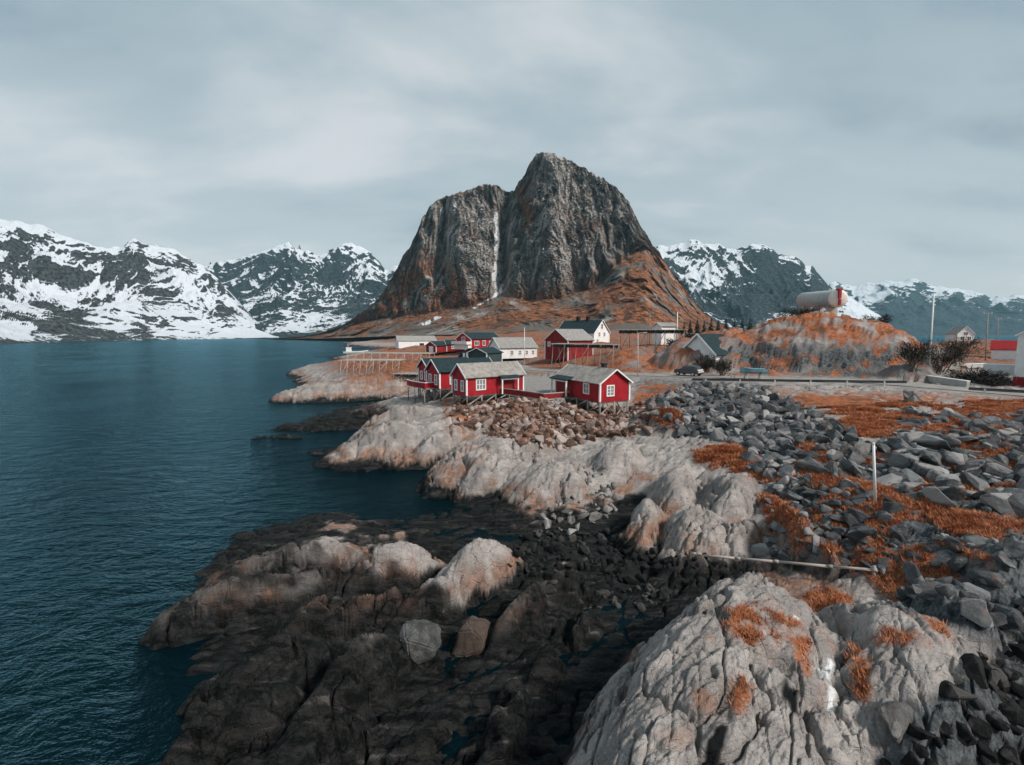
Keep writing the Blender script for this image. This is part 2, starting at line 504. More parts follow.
class MB:
    def __init__(self):
        self.v = []; self.f = []
    def add(self, vs, fs):
        b = len(self.v); self.v += [tuple(q) for q in vs]; self.f += [tuple(b + i for i in f) for f in fs]
        return self
    def box(self, c, s, M=None):
        vs = []
        for i in (-1, 1):
            for j in (-1, 1):
                for k in (-1, 1):
                    q = Vector((i * s[0] / 2, j * s[1] / 2, k * s[2] / 2))
                    if M is not None: q = M @ q
                    vs.append(q + Vector(c))
        return self.add(vs, [(0, 1, 3, 2), (4, 6, 7, 5), (0, 4, 5, 1), (2, 3, 7, 6), (0, 2, 6, 4), (1, 5, 7, 3)])
    def beam(self, a, b, w, h):
        a = Vector(a); b = Vector(b); d = b - a
        q = d.to_track_quat('Y', 'Z').to_matrix()
        return self.box((a + b) / 2, (w, d.length, h), q)
    def tube(self, a, b, r0, r1=None, n=8, cap=True):
        a = Vector(a); b = Vector(b); r1 = r0 if r1 is None else r1
        q = (b - a).to_track_quat('Z', 'Y').to_matrix()
        vs = []
        for p, r in ((a, r0), (b, r1)):
            for i in range(n):
                an = 2 * math.pi * i / n
                vs.append(p + q @ Vector((r * math.cos(an), r * math.sin(an), 0)))
        fs = [(i, (i + 1) % n, n + (i + 1) % n, n + i) for i in range(n)]
        if cap: fs += [tuple(range(n - 1, -1, -1)), tuple(range(n, 2 * n))]
        return self.add(vs, fs)
    def lathe(self, prof, M=None, n=20):
        """prof: (radius, height) pairs about local Z"""
        vs = []; fs = []
        for r, h in prof:
            for i in range(n):
                an = 2 * math.pi * i / n; q = Vector((r * math.cos(an), r * math.sin(an), h))
                vs.append(M @ q if M is not None else q)
        for k in range(len(prof) - 1):
            for i in range(n):
                fs.append((k * n + i, k * n + (i + 1) % n, (k + 1) * n + (i + 1) % n, (k + 1) * n + i))
        fs.append(tuple(range(n - 1, -1, -1))); fs.append(tuple((len(prof) - 1) * n + i for i in range(n)))
        return self.add(vs, fs)
    def build(self, name, mat, parent=None, smooth=False, bevel=0.0):
        me = bpy.data.meshes.new(name)
        me.from_pydata(self.v, [], self.f)
        bm = bmesh.new(); bm.from_mesh(me)
        bmesh.ops.recalc_face_normals(bm, faces=bm.faces)
        if bevel:
            bmesh.ops.bevel(bm, geom=list(bm.edges), offset=bevel, segments=1, affect='EDGES')
        bm.to_mesh(me); bm.free()
        if smooth:
            me.polygons.foreach_set('use_smooth', np.ones(len(me.polygons), bool))
        me.materials.append(MATS[mat])
        return link(name, me, parent)

# ------------------------------------------------------------------ survey masks: what covers the ground where
W_, H_ = 1024, 765
_yy, _xx = np.mgrid[0:H_, 0:W_].astype(np.float32)
def poly_mask(polys, blur=3):
    m = np.zeros((H_, W_), np.float32)
    for P in polys:
        ins = np.zeros((H_, W_), bool)
        for (x0, y0), (x1, y1) in zip(P, P[1:] + P[:1]):
            if y0 == y1: continue
            c_ = ((_yy >= min(y0, y1)) & (_yy < max(y0, y1)))
            ins ^= c_ & (_xx < (x1 - x0) * (_yy - y0) / (y1 - y0) + x0)
        m[ins] = 1
    for _ in range(2):
        for ax in (0, 1):
            k = 2 * blur + 1
            pd = [(0, 0), (0, 0)]; pd[ax] = (blur + 1, blur)
            cs = np.cumsum(np.pad(m, pd, mode='edge'), axis=ax)
            m = (cs[k:] - cs[:-k]) / k if ax == 0 else (cs[:, k:] - cs[:, :-k]) / k
    return m
def ell(cx, cy, rx, ry, rot=0, n=14):
    c_, s_ = math.cos(R(rot)), math.sin(R(rot))
    return [(cx + rx * math.cos(a) * c_ - ry * math.sin(a) * s_, cy + rx * math.cos(a) * s_ + ry * math.sin(a) * c_) for a in [2 * math.pi * i / n for i in range(n)]]
GRASS = [
    [(585, 374), (588, 352), (625, 344), (665, 342), (700, 346), (728, 360), (735, 374), (690, 372)],
    [(760, 390), (860, 392), (1024, 399), (1024, 416), (960, 424), (905, 428), (870, 446), (835, 428), (795, 408)],
    [(690, 452), (725, 444), (757, 452), (762, 478), (745, 470), (715, 466)],
    [(760, 488), (790, 500), (806, 520), (790, 532), (768, 520)],
    [(800, 438), (826, 448), (840, 470), (862, 480), (890, 488), (910, 500), (904, 520), (890, 540), (888, 562), (872, 552), (866, 520), (838, 502), (812, 490), (796, 464)],
    [(905, 412), (960, 408), (980, 420), (940, 440), (910, 436)],
    [(925, 500), (962, 508), (990, 520), (1024, 512), (1024, 530), (985, 540), (940, 528)],
    [(905, 548), (940, 540), (985, 548), (1010, 560), (960, 566), (915, 565)],
    [(738, 606), (752, 598), (775, 602), (788, 612), (786, 632), (772, 642), (758, 628), (744, 620)],
    [(802, 592), (822, 586), (850, 590), (852, 600), (822, 600)],
    [(728, 612), (738, 610), (736, 620), (726, 620)],
    [(700, 630), (716, 629), (712, 636), (702, 636)],
    [(812, 616), (832, 622), (858, 640), (856, 650), (832, 632)],
    [(872, 612), (890, 598), (915, 602), (920, 616), (944, 622), (958, 632), (940, 634), (905, 630), (890, 645), (876, 640), (866, 628)],
    [(848, 640), (858, 646), (866, 672), (858, 672)],
    [(650, 384), (684, 384), (682, 420), (668, 428), (654, 418)],
    [(700, 334), (760, 324), (800, 314), (850, 311), (900, 317), (932, 330), (942, 352), (925, 366), (890, 352), (845, 342), (800, 340), (770, 344), (735, 346)],
    [(725, 366), (790, 371), (850, 372), (905, 366), (925, 372), (900, 374), (850, 376), (780, 376), (725, 374)],
    [(820, 344), (900, 346), (900, 356), (860, 352), (830, 352)],
    [(565, 352), (600, 352), (590, 372), (560, 368)],
    ell(758, 622, 34, 20, 20), ell(828, 602, 32, 12, 10), ell(905, 622, 50, 22, 15), ell(862, 668, 9, 34, -12), ell(742, 690, 8, 26, 10), ell(800, 640, 10, 30, -10),
    [(440, 396), (474, 402), (478, 420), (450, 418)], [(638, 386), (660, 382), (655, 402), (634, 404)],
    [(395, 358), (440, 352), (450, 362), (420, 372), (398, 368)],
]
RUST = [
    [(478, 408), (520, 402), (560, 404), (600, 408), (640, 420), (590, 432), (560, 446), (520, 440), (490, 432), (470, 424)],
    [(310, 468), (345, 452), (400, 448), (440, 462), (490, 440), (478, 462), (430, 476), (350, 478)],
    [(415, 490), (450, 478), (480, 496), (540, 506), (590, 500), (560, 526), (490, 516), (430, 506)],
    [(622, 528), (650, 516), (668, 524), (664, 544), (630, 540)], [(680, 520), (700, 530), (720, 548), (690, 545)],
    [(228, 562), (260, 548), (275, 560), (248, 572)], [(400, 590), (440, 575), (470, 562), (496, 550), (478, 572), (430, 592)],
    [(340, 364), (440, 356), (448, 376), (400, 388), (350, 384)], [(310, 396), (360, 386), (400, 384), (360, 398)],
    [(180, 735), (260, 715), (330, 700), (300, 740), (200, 765)],
    [(355, 412), (385, 404), (380, 425), (350, 425)],
    [(690, 690), (735, 672), (745, 680), (705, 712)], [(660, 740), (700, 725), (690, 735), (665, 748)], [(812, 680), (822, 668), (822, 712), (812, 712)],
    [(440, 410), (478, 405), (486, 440), (466, 446), (450, 430)],
]
DARK = [
    [(100, 640), (180, 590), (260, 585), (300, 570), (330, 545), (400, 560), (450, 590), (480, 600), (540, 570), (600, 545), (700, 548), (880, 568), (900, 580), (760, 572), (690, 590), (640, 640), (600, 690), (560, 765), (0, 765), (0, 640)],
    [(140, 600), (170, 545), (230, 520), (320, 525), (330, 545), (300, 570), (200, 590)],
    [(280, 412), (340, 402), (390, 402), (420, 404), (400, 430), (340, 440), (270, 440), (250, 430)],
    [(320, 436), (360, 428), (345, 445), (310, 455)],
    [(900, 690), (960, 640), (1024, 620), (1024, 765), (900, 765)],
    [(800, 690), (810, 690), (815, 705), (803, 708)],
    [(900, 366), (925, 345), (955, 334), (1024, 338), (1024, 391), (960, 384), (900, 376)], [(700, 346), (745, 350), (740, 372), (700, 372)],
    [(835, 352), (900, 356), (905, 366), (850, 371), (835, 368)], [(540, 348), (600, 346), (630, 340), (600, 352)],
]
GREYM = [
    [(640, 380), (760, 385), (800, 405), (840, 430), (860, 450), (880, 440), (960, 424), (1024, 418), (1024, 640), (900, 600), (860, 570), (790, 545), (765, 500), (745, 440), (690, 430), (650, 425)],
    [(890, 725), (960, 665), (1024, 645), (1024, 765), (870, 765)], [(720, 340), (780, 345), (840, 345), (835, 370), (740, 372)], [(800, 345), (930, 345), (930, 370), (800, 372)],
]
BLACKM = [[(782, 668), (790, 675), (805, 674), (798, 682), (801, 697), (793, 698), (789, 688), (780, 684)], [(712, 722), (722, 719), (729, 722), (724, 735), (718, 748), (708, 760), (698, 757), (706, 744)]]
WHITEM = [ell(828, 656, 6, 11, 8), ell(832, 684, 5, 8, 0), ell(797, 614, 6, 2, 15)]
MASK = {
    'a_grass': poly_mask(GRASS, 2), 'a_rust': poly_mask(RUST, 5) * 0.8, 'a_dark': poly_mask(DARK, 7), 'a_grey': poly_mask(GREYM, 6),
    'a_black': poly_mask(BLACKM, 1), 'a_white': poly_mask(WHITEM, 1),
}
def sample_mask(m, px, py):
    xi = np.clip(px, 0, W_ - 1.001); yi = np.clip(py, 0, H_ - 1.001)
    x0 = xi.astype(int); y0 = yi.astype(int); fx = xi - x0; fy = yi - y0
    return (m[y0, x0] * (1 - fx) + m[y0, x0 + 1] * fx) * (1 - fy) + (m[y0 + 1, x0] * (1 - fx) + m[y0 + 1, x0 + 1] * fx) * fy

# ------------------------------------------------------------------ the shore: one height field with whaleback rocks
# base heights: photo survey points (pixel x, pixel y, height) and world points
SURV = [
    (0, 370, -6), (0, 420, -6), (0, 500, -6), (0, 600, -5), (0, 765, -5), (-100, 600, -6), (100, 360, -6), (200, 360, -6), (200, 400, -6), (200, 450, -5), (60, 700, -4), (60, 765, -4),
    (95, 640, -3), (120, 610, -2.6), (118, 660, -2.0), (140, 545, -2.4), (150, 570, -1.6), (175, 530, -1.8), (240, 500, -2.6), (330, 488, -2.2), (400, 488, -1.6), (432, 500, -0.9), (250, 425, -2), (250, 470, -4), (270, 385, -4), (240, 350, -6), (300, 346, -6), (330, 349, -5),
    (110, 700, -1.5), (130, 760, -1.0), (370, 497, -1.8), (300, 440, -1.2), (345, 446, -0.9), (385, 438, -.5), (290, 408, -1.2), (330, 400, -.6), (380, 398, -.3),
    (200, 570, .3), (250, 540, .6), (330, 520, .8), (400, 535, .6), (440, 535, .5), (300, 580, .5), (400, 590, .4), (200, 625, .2), (250, 660, .4), (180, 700, 0), (230, 740, .4), (300, 720, .4), (400, 680, .3), (350, 765, .4), (210, 800, .4), (430, 800, .3),
    (450, 620, .2), (540, 570, .3), (620, 560, 0.45), (560, 610, .4), (520, 640, .45), (640, 600, .05), (610, 650, .15), (665, 585, .05), (540, 700, .4), (480, 740, .4), (560, 765, .2), (680, 560, .3), (660, 590, .25), (590, 700, .15), (705, 575, .45), (570, 560, .3), (650, 555, .4), (760, 563, .9), (820, 575, 1.4),
    (640, 760, .8), (850, 720, 1.9), (900, 590, 2.2), (990, 660, 2.4), (1020, 720, 2.2), (1000, 600, 2.8), (900, 765, 1.8), (760, 830, 2.0), (1100, 700, 2.5), (1150, 600, 3.5),
    (450, 506, .05), (400, 506, -1.6), (365, 508, -1.2), (470, 500, .2), (520, 525, .2), (600, 540, .1), (560, 480, 1.6), (640, 500, .7), (700, 545, .5), (760, 545, .9), (610, 470, 2.0),
    (480, 445, 2.4), (560, 432, 3.1), (520, 408, 4.4), (600, 424, 3.7), (640, 436, 3.2), (555, 402, 4.9), (480, 404, 3.9), (450, 402, 3.7), (466, 412, 3.6), (440, 404, 3.5), (605, 416, 2.9), (628, 414, 2.9), (585, 413, 3.5),
    (330, 478, -.8), (385, 480, -.8), (440, 480, -.5), (400, 430, 2.2), (440, 430, 2.5), (350, 445, .8), (420, 408, 3.2), (395, 397, 3.0), (435, 395, 3.6),
    (285, 428, .1), (330, 418, .5), (370, 412, .9), (420, 398, 2.6),
    (305, 391, .2), (340, 384, 2.0), (360, 372, 3.8), (380, 362, 5.0), (345, 360, 4.6), (400, 384, 2.3), (420, 372, 4.2), (325, 372, 2.4), (400, 357, 5.4), (440, 372, 4.4),
    (430, 352, 6.2), (470, 358, 6.0), (520, 364, 5.9), (560, 374, 5.3), (540, 384, 5.15), (530, 376, 5.2), (590, 362, 7.3), (500, 372, 5.1), (480, 380, 4.8),
    (600, 372, 6.0), (640, 347, 10.3), (620, 352, 9.4), (680, 347, 9.8), (655, 360, 8.0), (700, 362, 7.0), (640, 373, 6.5), (720, 370, 6.8),
    (700, 381, 6.5), (780, 381, 6.65), (860, 383, 6.7), (940, 389, 6.6), (1024, 396, 6.5), (1100, 402, 6.4), (650, 379, 6.2), (620, 385, 5.2), (630, 395, 4.8),
    (700, 403, 5.6), (760, 432, 4.4), (720, 450, 3.5), (800, 470, 3.7), (850, 440, 5.0), (900, 430, 5.3), (1000, 440, 5.4), (1024, 500, 4.7), (900, 500, 3.9), (820, 520, 2.6), (950, 550, 3.5), (1024, 560, 3.8), (860, 555, 2.4), (780, 400, 5.9), (900, 402, 6.1), (1024, 410, 6.1), (1150, 480, 5.2), (800, 440, 4.5), (660, 432, 3.2), (665, 400, 5.4),
    (760, 373, 7.0), (760, 355, 9.0), (800, 352, 9.8), (850, 356, 9.3), (900, 350, 9.3), (800, 365, 7.8), (880, 370, 7.3), (925, 366, 7.4), (930, 356, 8.2), (960, 372, 7.0), (1000, 378, 6.6), (740, 352, 9.2),
]
SW = [(0, 115, 7), (-7, 110, 6.7), (15, 105, 7.5), (12, 98, 7.3), (21, 140, 9.5), (-10, 155, 8.0), (-24, 160, 6.7), (-40, 150, 5.4), (30, 160, 10), (0, 200, 9), (-60, 195, 4.0), (-80, 240, 2.5), (-70, 150, 1), (-62, 120, -1.5), (-75, 135, -3), (-95, 200, -3), (-120, 280, -3), (-100, 310, -2), (-40, 260, 8), (50, 200, 12), (34, 82, 7.0), (36, 90, 8),
      (50, 100, 10.5), (60, 110, 9), (40, 112, 11), (72, 84, 9), (85, 95, 8), (100, 120, 8), (170, 178, 9.6), (120, 160, 8), (220, 200, 8), (150, 260, 4), (250, 300, 2), (80, 200, 10), (100, 300, 12),
      (-60, 420, 4), (0, 400, 12), (100, 420, 14), (-180, 520, 1), (-250, 600, -1), (-200, 420, -4), (-300, 560, -5), (-140, 360, -3), (250, 600, 10), (100, 600, 20), (-50, 600, 15), (400, 600, -2), (400, 400, -1), (300, 150, 5),
      (-6, 22, .4), (0, 8, -.5), (-6, 6, -1), (-12, 8, -2), (6, 6, 1.2), (12, 7, 1.8), (-30, 12, -6), (-20, 8, -5), (-60, 25, -6), (-120, 50, -6), (30, 12, 3.5), (20, 7, 2.6), (60, 25, 5), (110, 50, 6.5), (130, 70, 7)]
ctl = [(*back(a, b, z), z) for a, b, z in SURV] + SW
ctl = np.array(ctl, float)
def uvw(x, y):
    return np.stack([2.2 * x / np.maximum(y, 1), 2.0 * np.log(np.maximum(y, 1))], -1)
C = uvw(ctl[:, 0], ctl[:, 1])
D = np.linalg.norm(C[:, None] - C[None], axis=-1)
n_ = len(C)
A = np.zeros((n_ + 1, n_ + 1)); A[:n_, :n_] = -np.sqrt(D * D + 0.0004) - np.eye(n_) * 0.006; A[:n_, n_] = A[n_, :n_] = 1
wts = np.linalg.solve(A, np.append(ctl[:, 2], 0)).astype(np.float32)
Cf = C.astype(np.float32)
def base_height(x, y):
    U = uvw(x, y).astype(np.float32).reshape(-1, 2)
    out = np.empty(len(U), np.float32)
    for s in range(0, len(U), 40000):
        u = U[s:s + 40000]
        d2 = (u[:, 0:1] - Cf[None, :, 0]) ** 2 + (u[:, 1:2] - Cf[None, :, 1]) ** 2
        out[s:s + 40000] = -np.sqrt(d2 + 0.0004) @ wts[:-1] + wts[-1]
    return out.reshape(np.shape(x))
# whalebacks: centre (photo survey or world), top height, half length, half width, direction
def mpx(px, py, z, rx, ry, rot, zb=-0.6, pw=1.0): return (*back(px, py, z), z, rx, ry, R(rot), zb, pw)
MOUNDS = [
    (52.0, 80.0, 16.3, 20.0, 12.5, R(-8), 6.5, 1.55), (40, 84, 13.6, 16, 11, R(0), 6.5, 1.2), (63, 78, 11.6, 11, 7, R(-10), 6.5, 1.1),
    (6.6, 12.6, 4.7, 10.2, 4.7, R(53), -0.6, 1.25), (12.0, 13.6, 4.6, 7.2, 3.1, R(50), 1.0, 1.4),
    mpx(215, 575, 2.2, 4.6, 1.9, 30, -1.0, 1.6), mpx(300, 532, 2.9, 6.0, 2.3, 20, -1.0, 1.6), mpx(262, 560, 2.6, 6.0, 1.7, 24, -1.0, 1.6), mpx(395, 540, 2.6, 4.4, 1.3, 26, -1.0, 1.6), mpx(472, 530, 3.2, 4.0, 1.9, 38, -1.0, 1.6), mpx(345, 580, 2.3, 5.0, 1.3, 26, -1.0, 1.6), mpx(430, 570, 2.2, 3.6, 1.2, 34, -1.0, 1.6),
    mpx(270, 625, 2.3, 4.4, 1.5, 34, -1.0, 1.6), mpx(360, 640, 2.5, 4.4, 1.3, 42, -1.0, 1.6), mpx(230, 690, 1.9, 3.0, 1.3, 40, -1.0, 1.6), mpx(300, 715, 2.3, 3.2, 1.2, 45, -1.0, 1.6), mpx(245, 760, 2.0, 2.4, 1.2, 45, -1.0, 1.6), mpx(400, 730, 1.5, 2.6, 1.0, 50, -1.0, 1.6),
    mpx(520, 590, 2.0, 3.6, 1.2, 46, -1.0, 1.6), mpx(570, 575, 1.6, 2.6, 1.0, 40, -1.0, 1.6), mpx(505, 690, 1.6, 3.0, 1.1, 55, -1.0, 1.6), mpx(590, 615, 1.1, 2.2, .9, 50, -1.0, 1.6), mpx(640, 556, 1.0, 2.2, 1.0, 20, -1.0, 1.6), mpx(555, 650, 1.2, 2.2, .9, 52, -1.0, 1.6), mpx(470, 760, 1.4, 2.0, .9, 55, -1.0, 1.6),
    (30.5, 77.0, 8.4, 3.0, 1.7, R(10), 5.0, 1.0), mpx(405, 406, 4.0, 7, 2.6, 30), mpx(450, 424, 3.7, 5, 2.0, 40), mpx(640, 418, 4.6, 3, 1.6, 60), (-1.0, 39.8, 3.8, 9.0, 5.8, R(14), -0.6, 1.9), (3.4, 36.2, 3.2, 6.2, 4.6, R(20), -0.6, 1.9), (1.5, 43.5, 3.9, 5, 3, R(30), 0, 1.0), (-5.0, 37.4, 1.1, 2.6, 1.3, R(10), -0.6, 1.0),
    mpx(645, 500, 2.6, 4.4, 1.9, 68, -.6, 1.6), mpx(703, 508, 2.9, 6.0, 3.2, 58, -.6, 1.7), mpx(742, 515, 2.5, 3.8, 1.8, 60, -.6, 1.6), mpx(680, 462, 3.7, 5.4, 2.6, 55, -.6, 1.7), mpx(620, 440, 4.1, 5.0, 2.8, 45, -.6, 1.7), mpx(730, 470, 3.8, 5, 2.8, 45, -.6, 1.7),
    (-12.0, 50.2, 3.9, 10.4, 6.2, R(48), -0.6, 1.9), (-13.8, 45.6, 1.9, 8.4, 3.1, R(-2), -0.6, 1.8), (-6.5, 52, 3.9, 8, 3.5, R(45), 0, 1.0), (-4.5, 45, 2.6, 4, 2.2, R(40), 0, 1.0),
    mpx(330, 420, 1.1, 9, 2.2, 12), mpx(380, 408, 1.7, 9, 2.2, 15), mpx(345, 442, 0.9, 6, 1.3, 20), mpx(278, 433, 0.7, 5, 0.9, 8),
    mpx(340, 380, 3.6, 14, 7, 20), mpx(385, 372, 4.8, 15, 8, 25), mpx(360, 365, 5.0, 12, 7, 10),
    mpx(660, 405, 5.7, 4.0, 3.0, 85, 1.5, .7), mpx(950, 575, 4.0, 3.4, 1.8, 50), mpx(1000, 545, 4.5, 3.2, 1.6, 40), mpx(830, 535, 3.0, 2.6, 1.1, 70), mpx(880, 535, 3.4, 2.2, 1.0, 75), mpx(800, 505, 3.6, 2.6, 1.0, 70),
    (36, 68, 8.4, 5.5, 3.2, R(20), 5, 1), (46, 66, 9.0, 7, 4.5, R(10), 5, 1), (54, 64, 8.6, 5, 3.5, R(-10), 5, 1), (24, 76, 8.6, 3, 1.8, R(10), 5, 1), (19.5, 77, 8.2, 2.6, 1.8, R(0), 5, 1), (7, 88, 7.4, 3, 2, R(0), 4, 1),
]
NX, NY = 960, 1120
A0, A1 = -1.45, 1.50
Y0, Y1 = 5.2, 620.0
ga = np.concatenate([np.linspace(-2.6, -1.25, 60, endpoint=False), np.linspace(-1.25, 1.25, NX - 130), np.linspace(1.25, 2.6, 71)[1:]]); gy = np.exp(np.linspace(math.log(Y0), math.log(Y1), NY))
GA, GY = np.meshgrid(ga, gy)
GX = GA * GY
ROAD = [back(1160, 408, 6.4), back(1024, 394, 6.5), back(940, 387.5, 6.6), back(860, 381, 6.7), back(780, 379, 6.7), back(710, 376.5, 6.6), back(660, 375.5, 6.4), back(610, 373.5, 6.1), back(560, 371, 5.9), back(524, 368.5, 6.0), back(505, 364, 6.4), back(480, 361, 6.6)]
ROADZ = [6.4, 6.5, 6.6, 6.7, 6.7, 6.6, 6.4, 6.1, 5.9, 6.0, 6.4, 6.6]
def road_field(x, y):
    d = np.full(np.shape(x), 1e9); z = np.zeros(np.shape(x))
    for (a, za), (b, zb) in zip(zip(ROAD, ROADZ), list(zip(ROAD, ROADZ))[1:]):
        ax, ay = a; bx, by = b
        L2 = (bx - ax) ** 2 + (by - ay) ** 2
        tt = np.clip(((x - ax) * (bx - ax) + (y - ay) * (by - ay)) / L2, 0, 1)
        q = np.hypot(x - ax - tt * (bx - ax), y - ay - tt * (by - ay))
        n = q < d
        d = np.where(n, q, d); z = np.where(n, za + tt * (zb - za), z)
    return d, z
YARD = [back(520, 376, 5.1), back(560, 377, 5.1), back(566, 400, 5.1), back(520, 394, 5.1), back(500, 388, 5.1)]
def in_poly(x, y, P):
    ins = np.zeros(np.shape(x), bool)
    for (x0, y0), (x1, y1) in zip(P, P[1:] + P[:1]):
        if y0 == y1: continue
        ins ^= ((y >= min(y0, y1)) & (y < max(y0, y1))) & (x < (x1 - x0) * (y - y0) / (y1 - y0) + x0)
    return ins
h0 = base_height(GX, GY)
wx = GX + 0.75 * fbm2(GX * 0.22, GY * 0.22, 3, .42); wy = GY + 0.75 * fbm2(GX * 0.22 + 40, GY * 0.22, 3, .42)
hm = h0.astype(float)
rocky = np.zeros_like(hm)
for (mx, my, zt, rx, ry, ro, zb, pw) in MOUNDS:
    c_, s_ = math.cos(ro), math.sin(ro)
    dx, dy = wx - mx, wy - my
    q2 = ((dx * c_ + dy * s_) / rx) ** 2 + ((-dx * s_ + dy * c_) / ry) ** 2
    m = zb - 0.6 + (zt - zb + 0.6) * np.where(q2 < 1, np.maximum(1 - q2, 0) ** (0.55 * pw), -(q2 - 1) * 1.5)
    k = 0.35
    hh = np.clip(0.5 + 0.5 * (m - hm) / k, 0, 1)
    rocky = np.maximum(rocky, hh)
    hm = hm * (1 - hh) + m * hh + k * hh * (1 - hh)
PX, PY = project(GX, GY, hm)
jx = PX + 5 * fbm2(GX * 0.9, GY * 0.9, 4); jy = PY + 4 * fbm2(GX * 0.9 + 9, GY * 0.9 + 5, 4)
S = {k: sample_mask(m, jx, jy) for k, m in MASK.items()}
infr = (PX > -40) & (PX < 1064)
# jointed rock: blocks with rounded tops between open cracks, grained along the strike
def strike(ang, sx, sy, seed):
    an_ = R(1.0) * np.where(GY > 23.5, ang - 30, ang); c_, s_ = np.cos(an_), np.sin(an_)
    u = (GX * c_ + GY * s_) / sx; v_ = (-GX * s_ + GY * c_) / sy
    w = 0.35 * fbm2(GX * 0.5 + seed, GY * 0.5, 3)
    return u + w + seed, v_ + w
u, v_ = strike(42, 3.2, 1.5, 3.0); f1, f2, cv1 = voronoi2(u, v_)
blk1 = np.minimum(f2 - f1, 0.6)
u, v_ = strike(30, 1.15, 0.55, 8.0); g1, g2, cv2 = voronoi2(u, v_)
blk2 = np.minimum(g2 - g1, 0.6)
u, v_ = strike(55, 0.5, 0.32, 12.0); q1, q2, cv3 = voronoi2(u, v_)
blk3 = np.minimum(q2 - q1, 0.6)
st = 1 - np.abs(fbm2((GX * 0.8 + GY * 0.6) * 0.22, (-GX * 0.6 + GY * 0.8) * 0.9, 5, 0.55))
u, v_ = strike(46, 7.5, 3.2, 5.0); b1, b2, cv0 = voronoi2(u, v_); blkA = np.minimum(b2 - b1, .6)
u, v_ = strike(24 + 30 * (GY > 23.5), 8.5, 2.0, 15.0); b1, b2, cvE = voronoi2(u, v_); blkE = np.minimum(b2 - b1, .6)
wE = (1 - sstep(-1.0, 3.0, GX)) * (1 - sstep(29, 33, GY))
blk0 = blkA * (1 - wE) + blkE * wE; cvx = cv0 * (1 - wE) + cvE * wE
big = fbm2(GX * 0.16, GY * 0.16, 4)
rd, rz_ = road_field(GX, GY)
flat = sstep(3.0, 6.0, rd)
yard = in_poly(GX, GY, YARD)
flat = np.where(yard, 0.0, flat)
near = 1 / (1 + (GY / 90) ** 2)
hill0 = sstep(24, 30, GX) * (1 - sstep(74, 84, GX)) * sstep(61.5, 63, GY) * (1 - sstep(92, 100, GY))
amp = (0.45 + 0.55 * rocky) * flat * (1 - .6 * hill0)
soft = 1 - 0.6 * S['a_grass']
rubble = np.clip(1 - S['a_dark'] * 0.0, 0, 1)
dome = sstep(2.5, 4.5, GX) * (1 - sstep(17, 20, GY))
det = (0.50 - 0.22 * dome) * (sstep(0, 0.10, blk0) - 1) + (0.35 - .1 * dome) * ((blk0 / .6) ** .5 - .8) + (cvx - .5) * (0.46 - .24 * dome) * sstep(0, .12, blk0)
fine = (1 - 0.55 * wE) * (1 - .35 * dome)
det += fine * (0.26 * sstep(0, 0.07, blk1) + 0.05 * (blk1 / 0.6) ** 0.5 + (cv1 - 0.5) * 0.24 * sstep(0, .07, blk1))
det += fine * (0.07 * sstep(0, 0.10, blk2) + (cv2 - 0.5) * 0.09 * sstep(0, .15, blk2))
det += fine * 0.025 * sstep(0, .3, blk3)
def joints(ang, spacing, width, seed):
    c_, s_ = math.cos(R(ang)), math.sin(R(ang))
    a_ = (GX * c_ + GY * s_); p_ = (-GX * s_ + GY * c_) / spacing + 0.45 * fbm2(GX * 0.28 + seed, GY * 0.28, 4)
    d_ = np.abs(p_ - np.round(p_)) * spacing
    on = sstep(-.25, .15, fbm2(a_ * .22 + seed, np.round(p_) * 3.7, 3))
    return on * (1 - sstep(0, 1, d_ / width))
jt = 0.16 * joints(56, 1.25, .07, 2.0) + 0.12 * joints(-28, 1.9, .06, 7.0) + 0.06 * joints(70, .5, .035, 13.0)
det -= jt * (1 - .3 * wE)
det += (0.30 + 0.15 * wE) * (st - 0.8) + 0.24 * big
det -= 0.42
hm = hm + det * amp * soft + 0.025 * fbm2(GX * 3.0, GY * 3.0, 4, 0.6) * flat
hm += 1.2 * fbm2(GX * 0.03, GY * 0.03, 4) * flat * sstep(75, 140, GY)
hillm = sstep(24, 30, GX) * (1 - sstep(74, 84, GX)) * sstep(61.5, 63, GY) * (1 - sstep(92, 100, GY)) * sstep(7.0, 7.8, hm)
hw_ = hm + 2.2 * fbm2(GX * 0.11, GY * 0.16, 4) + .5 * fbm2(GX * .5, GY * .6, 4) - .14 * (GX - 50)
stp = 2.3
fr_ = hw_ / stp - np.floor(hw_ / stp)
terr = (np.floor(hw_ / stp) + sstep(.42, .72, fr_)) * stp
hm = hm + hillm * .50 * (terr - hw_ + .1)
ledge_top = hillm * (1 - sstep(.18, .42, fr_)) + hillm * sstep(.72, .85, fr_)
hm = np.where(rd < 6, rz_ * (1 - sstep(2.7, 6.0, rd)) + hm * sstep(2.7, 6.0, rd), hm)
hm = np.where(yard, 5.12, hm)
hm = np.maximum(hm, -5.9)
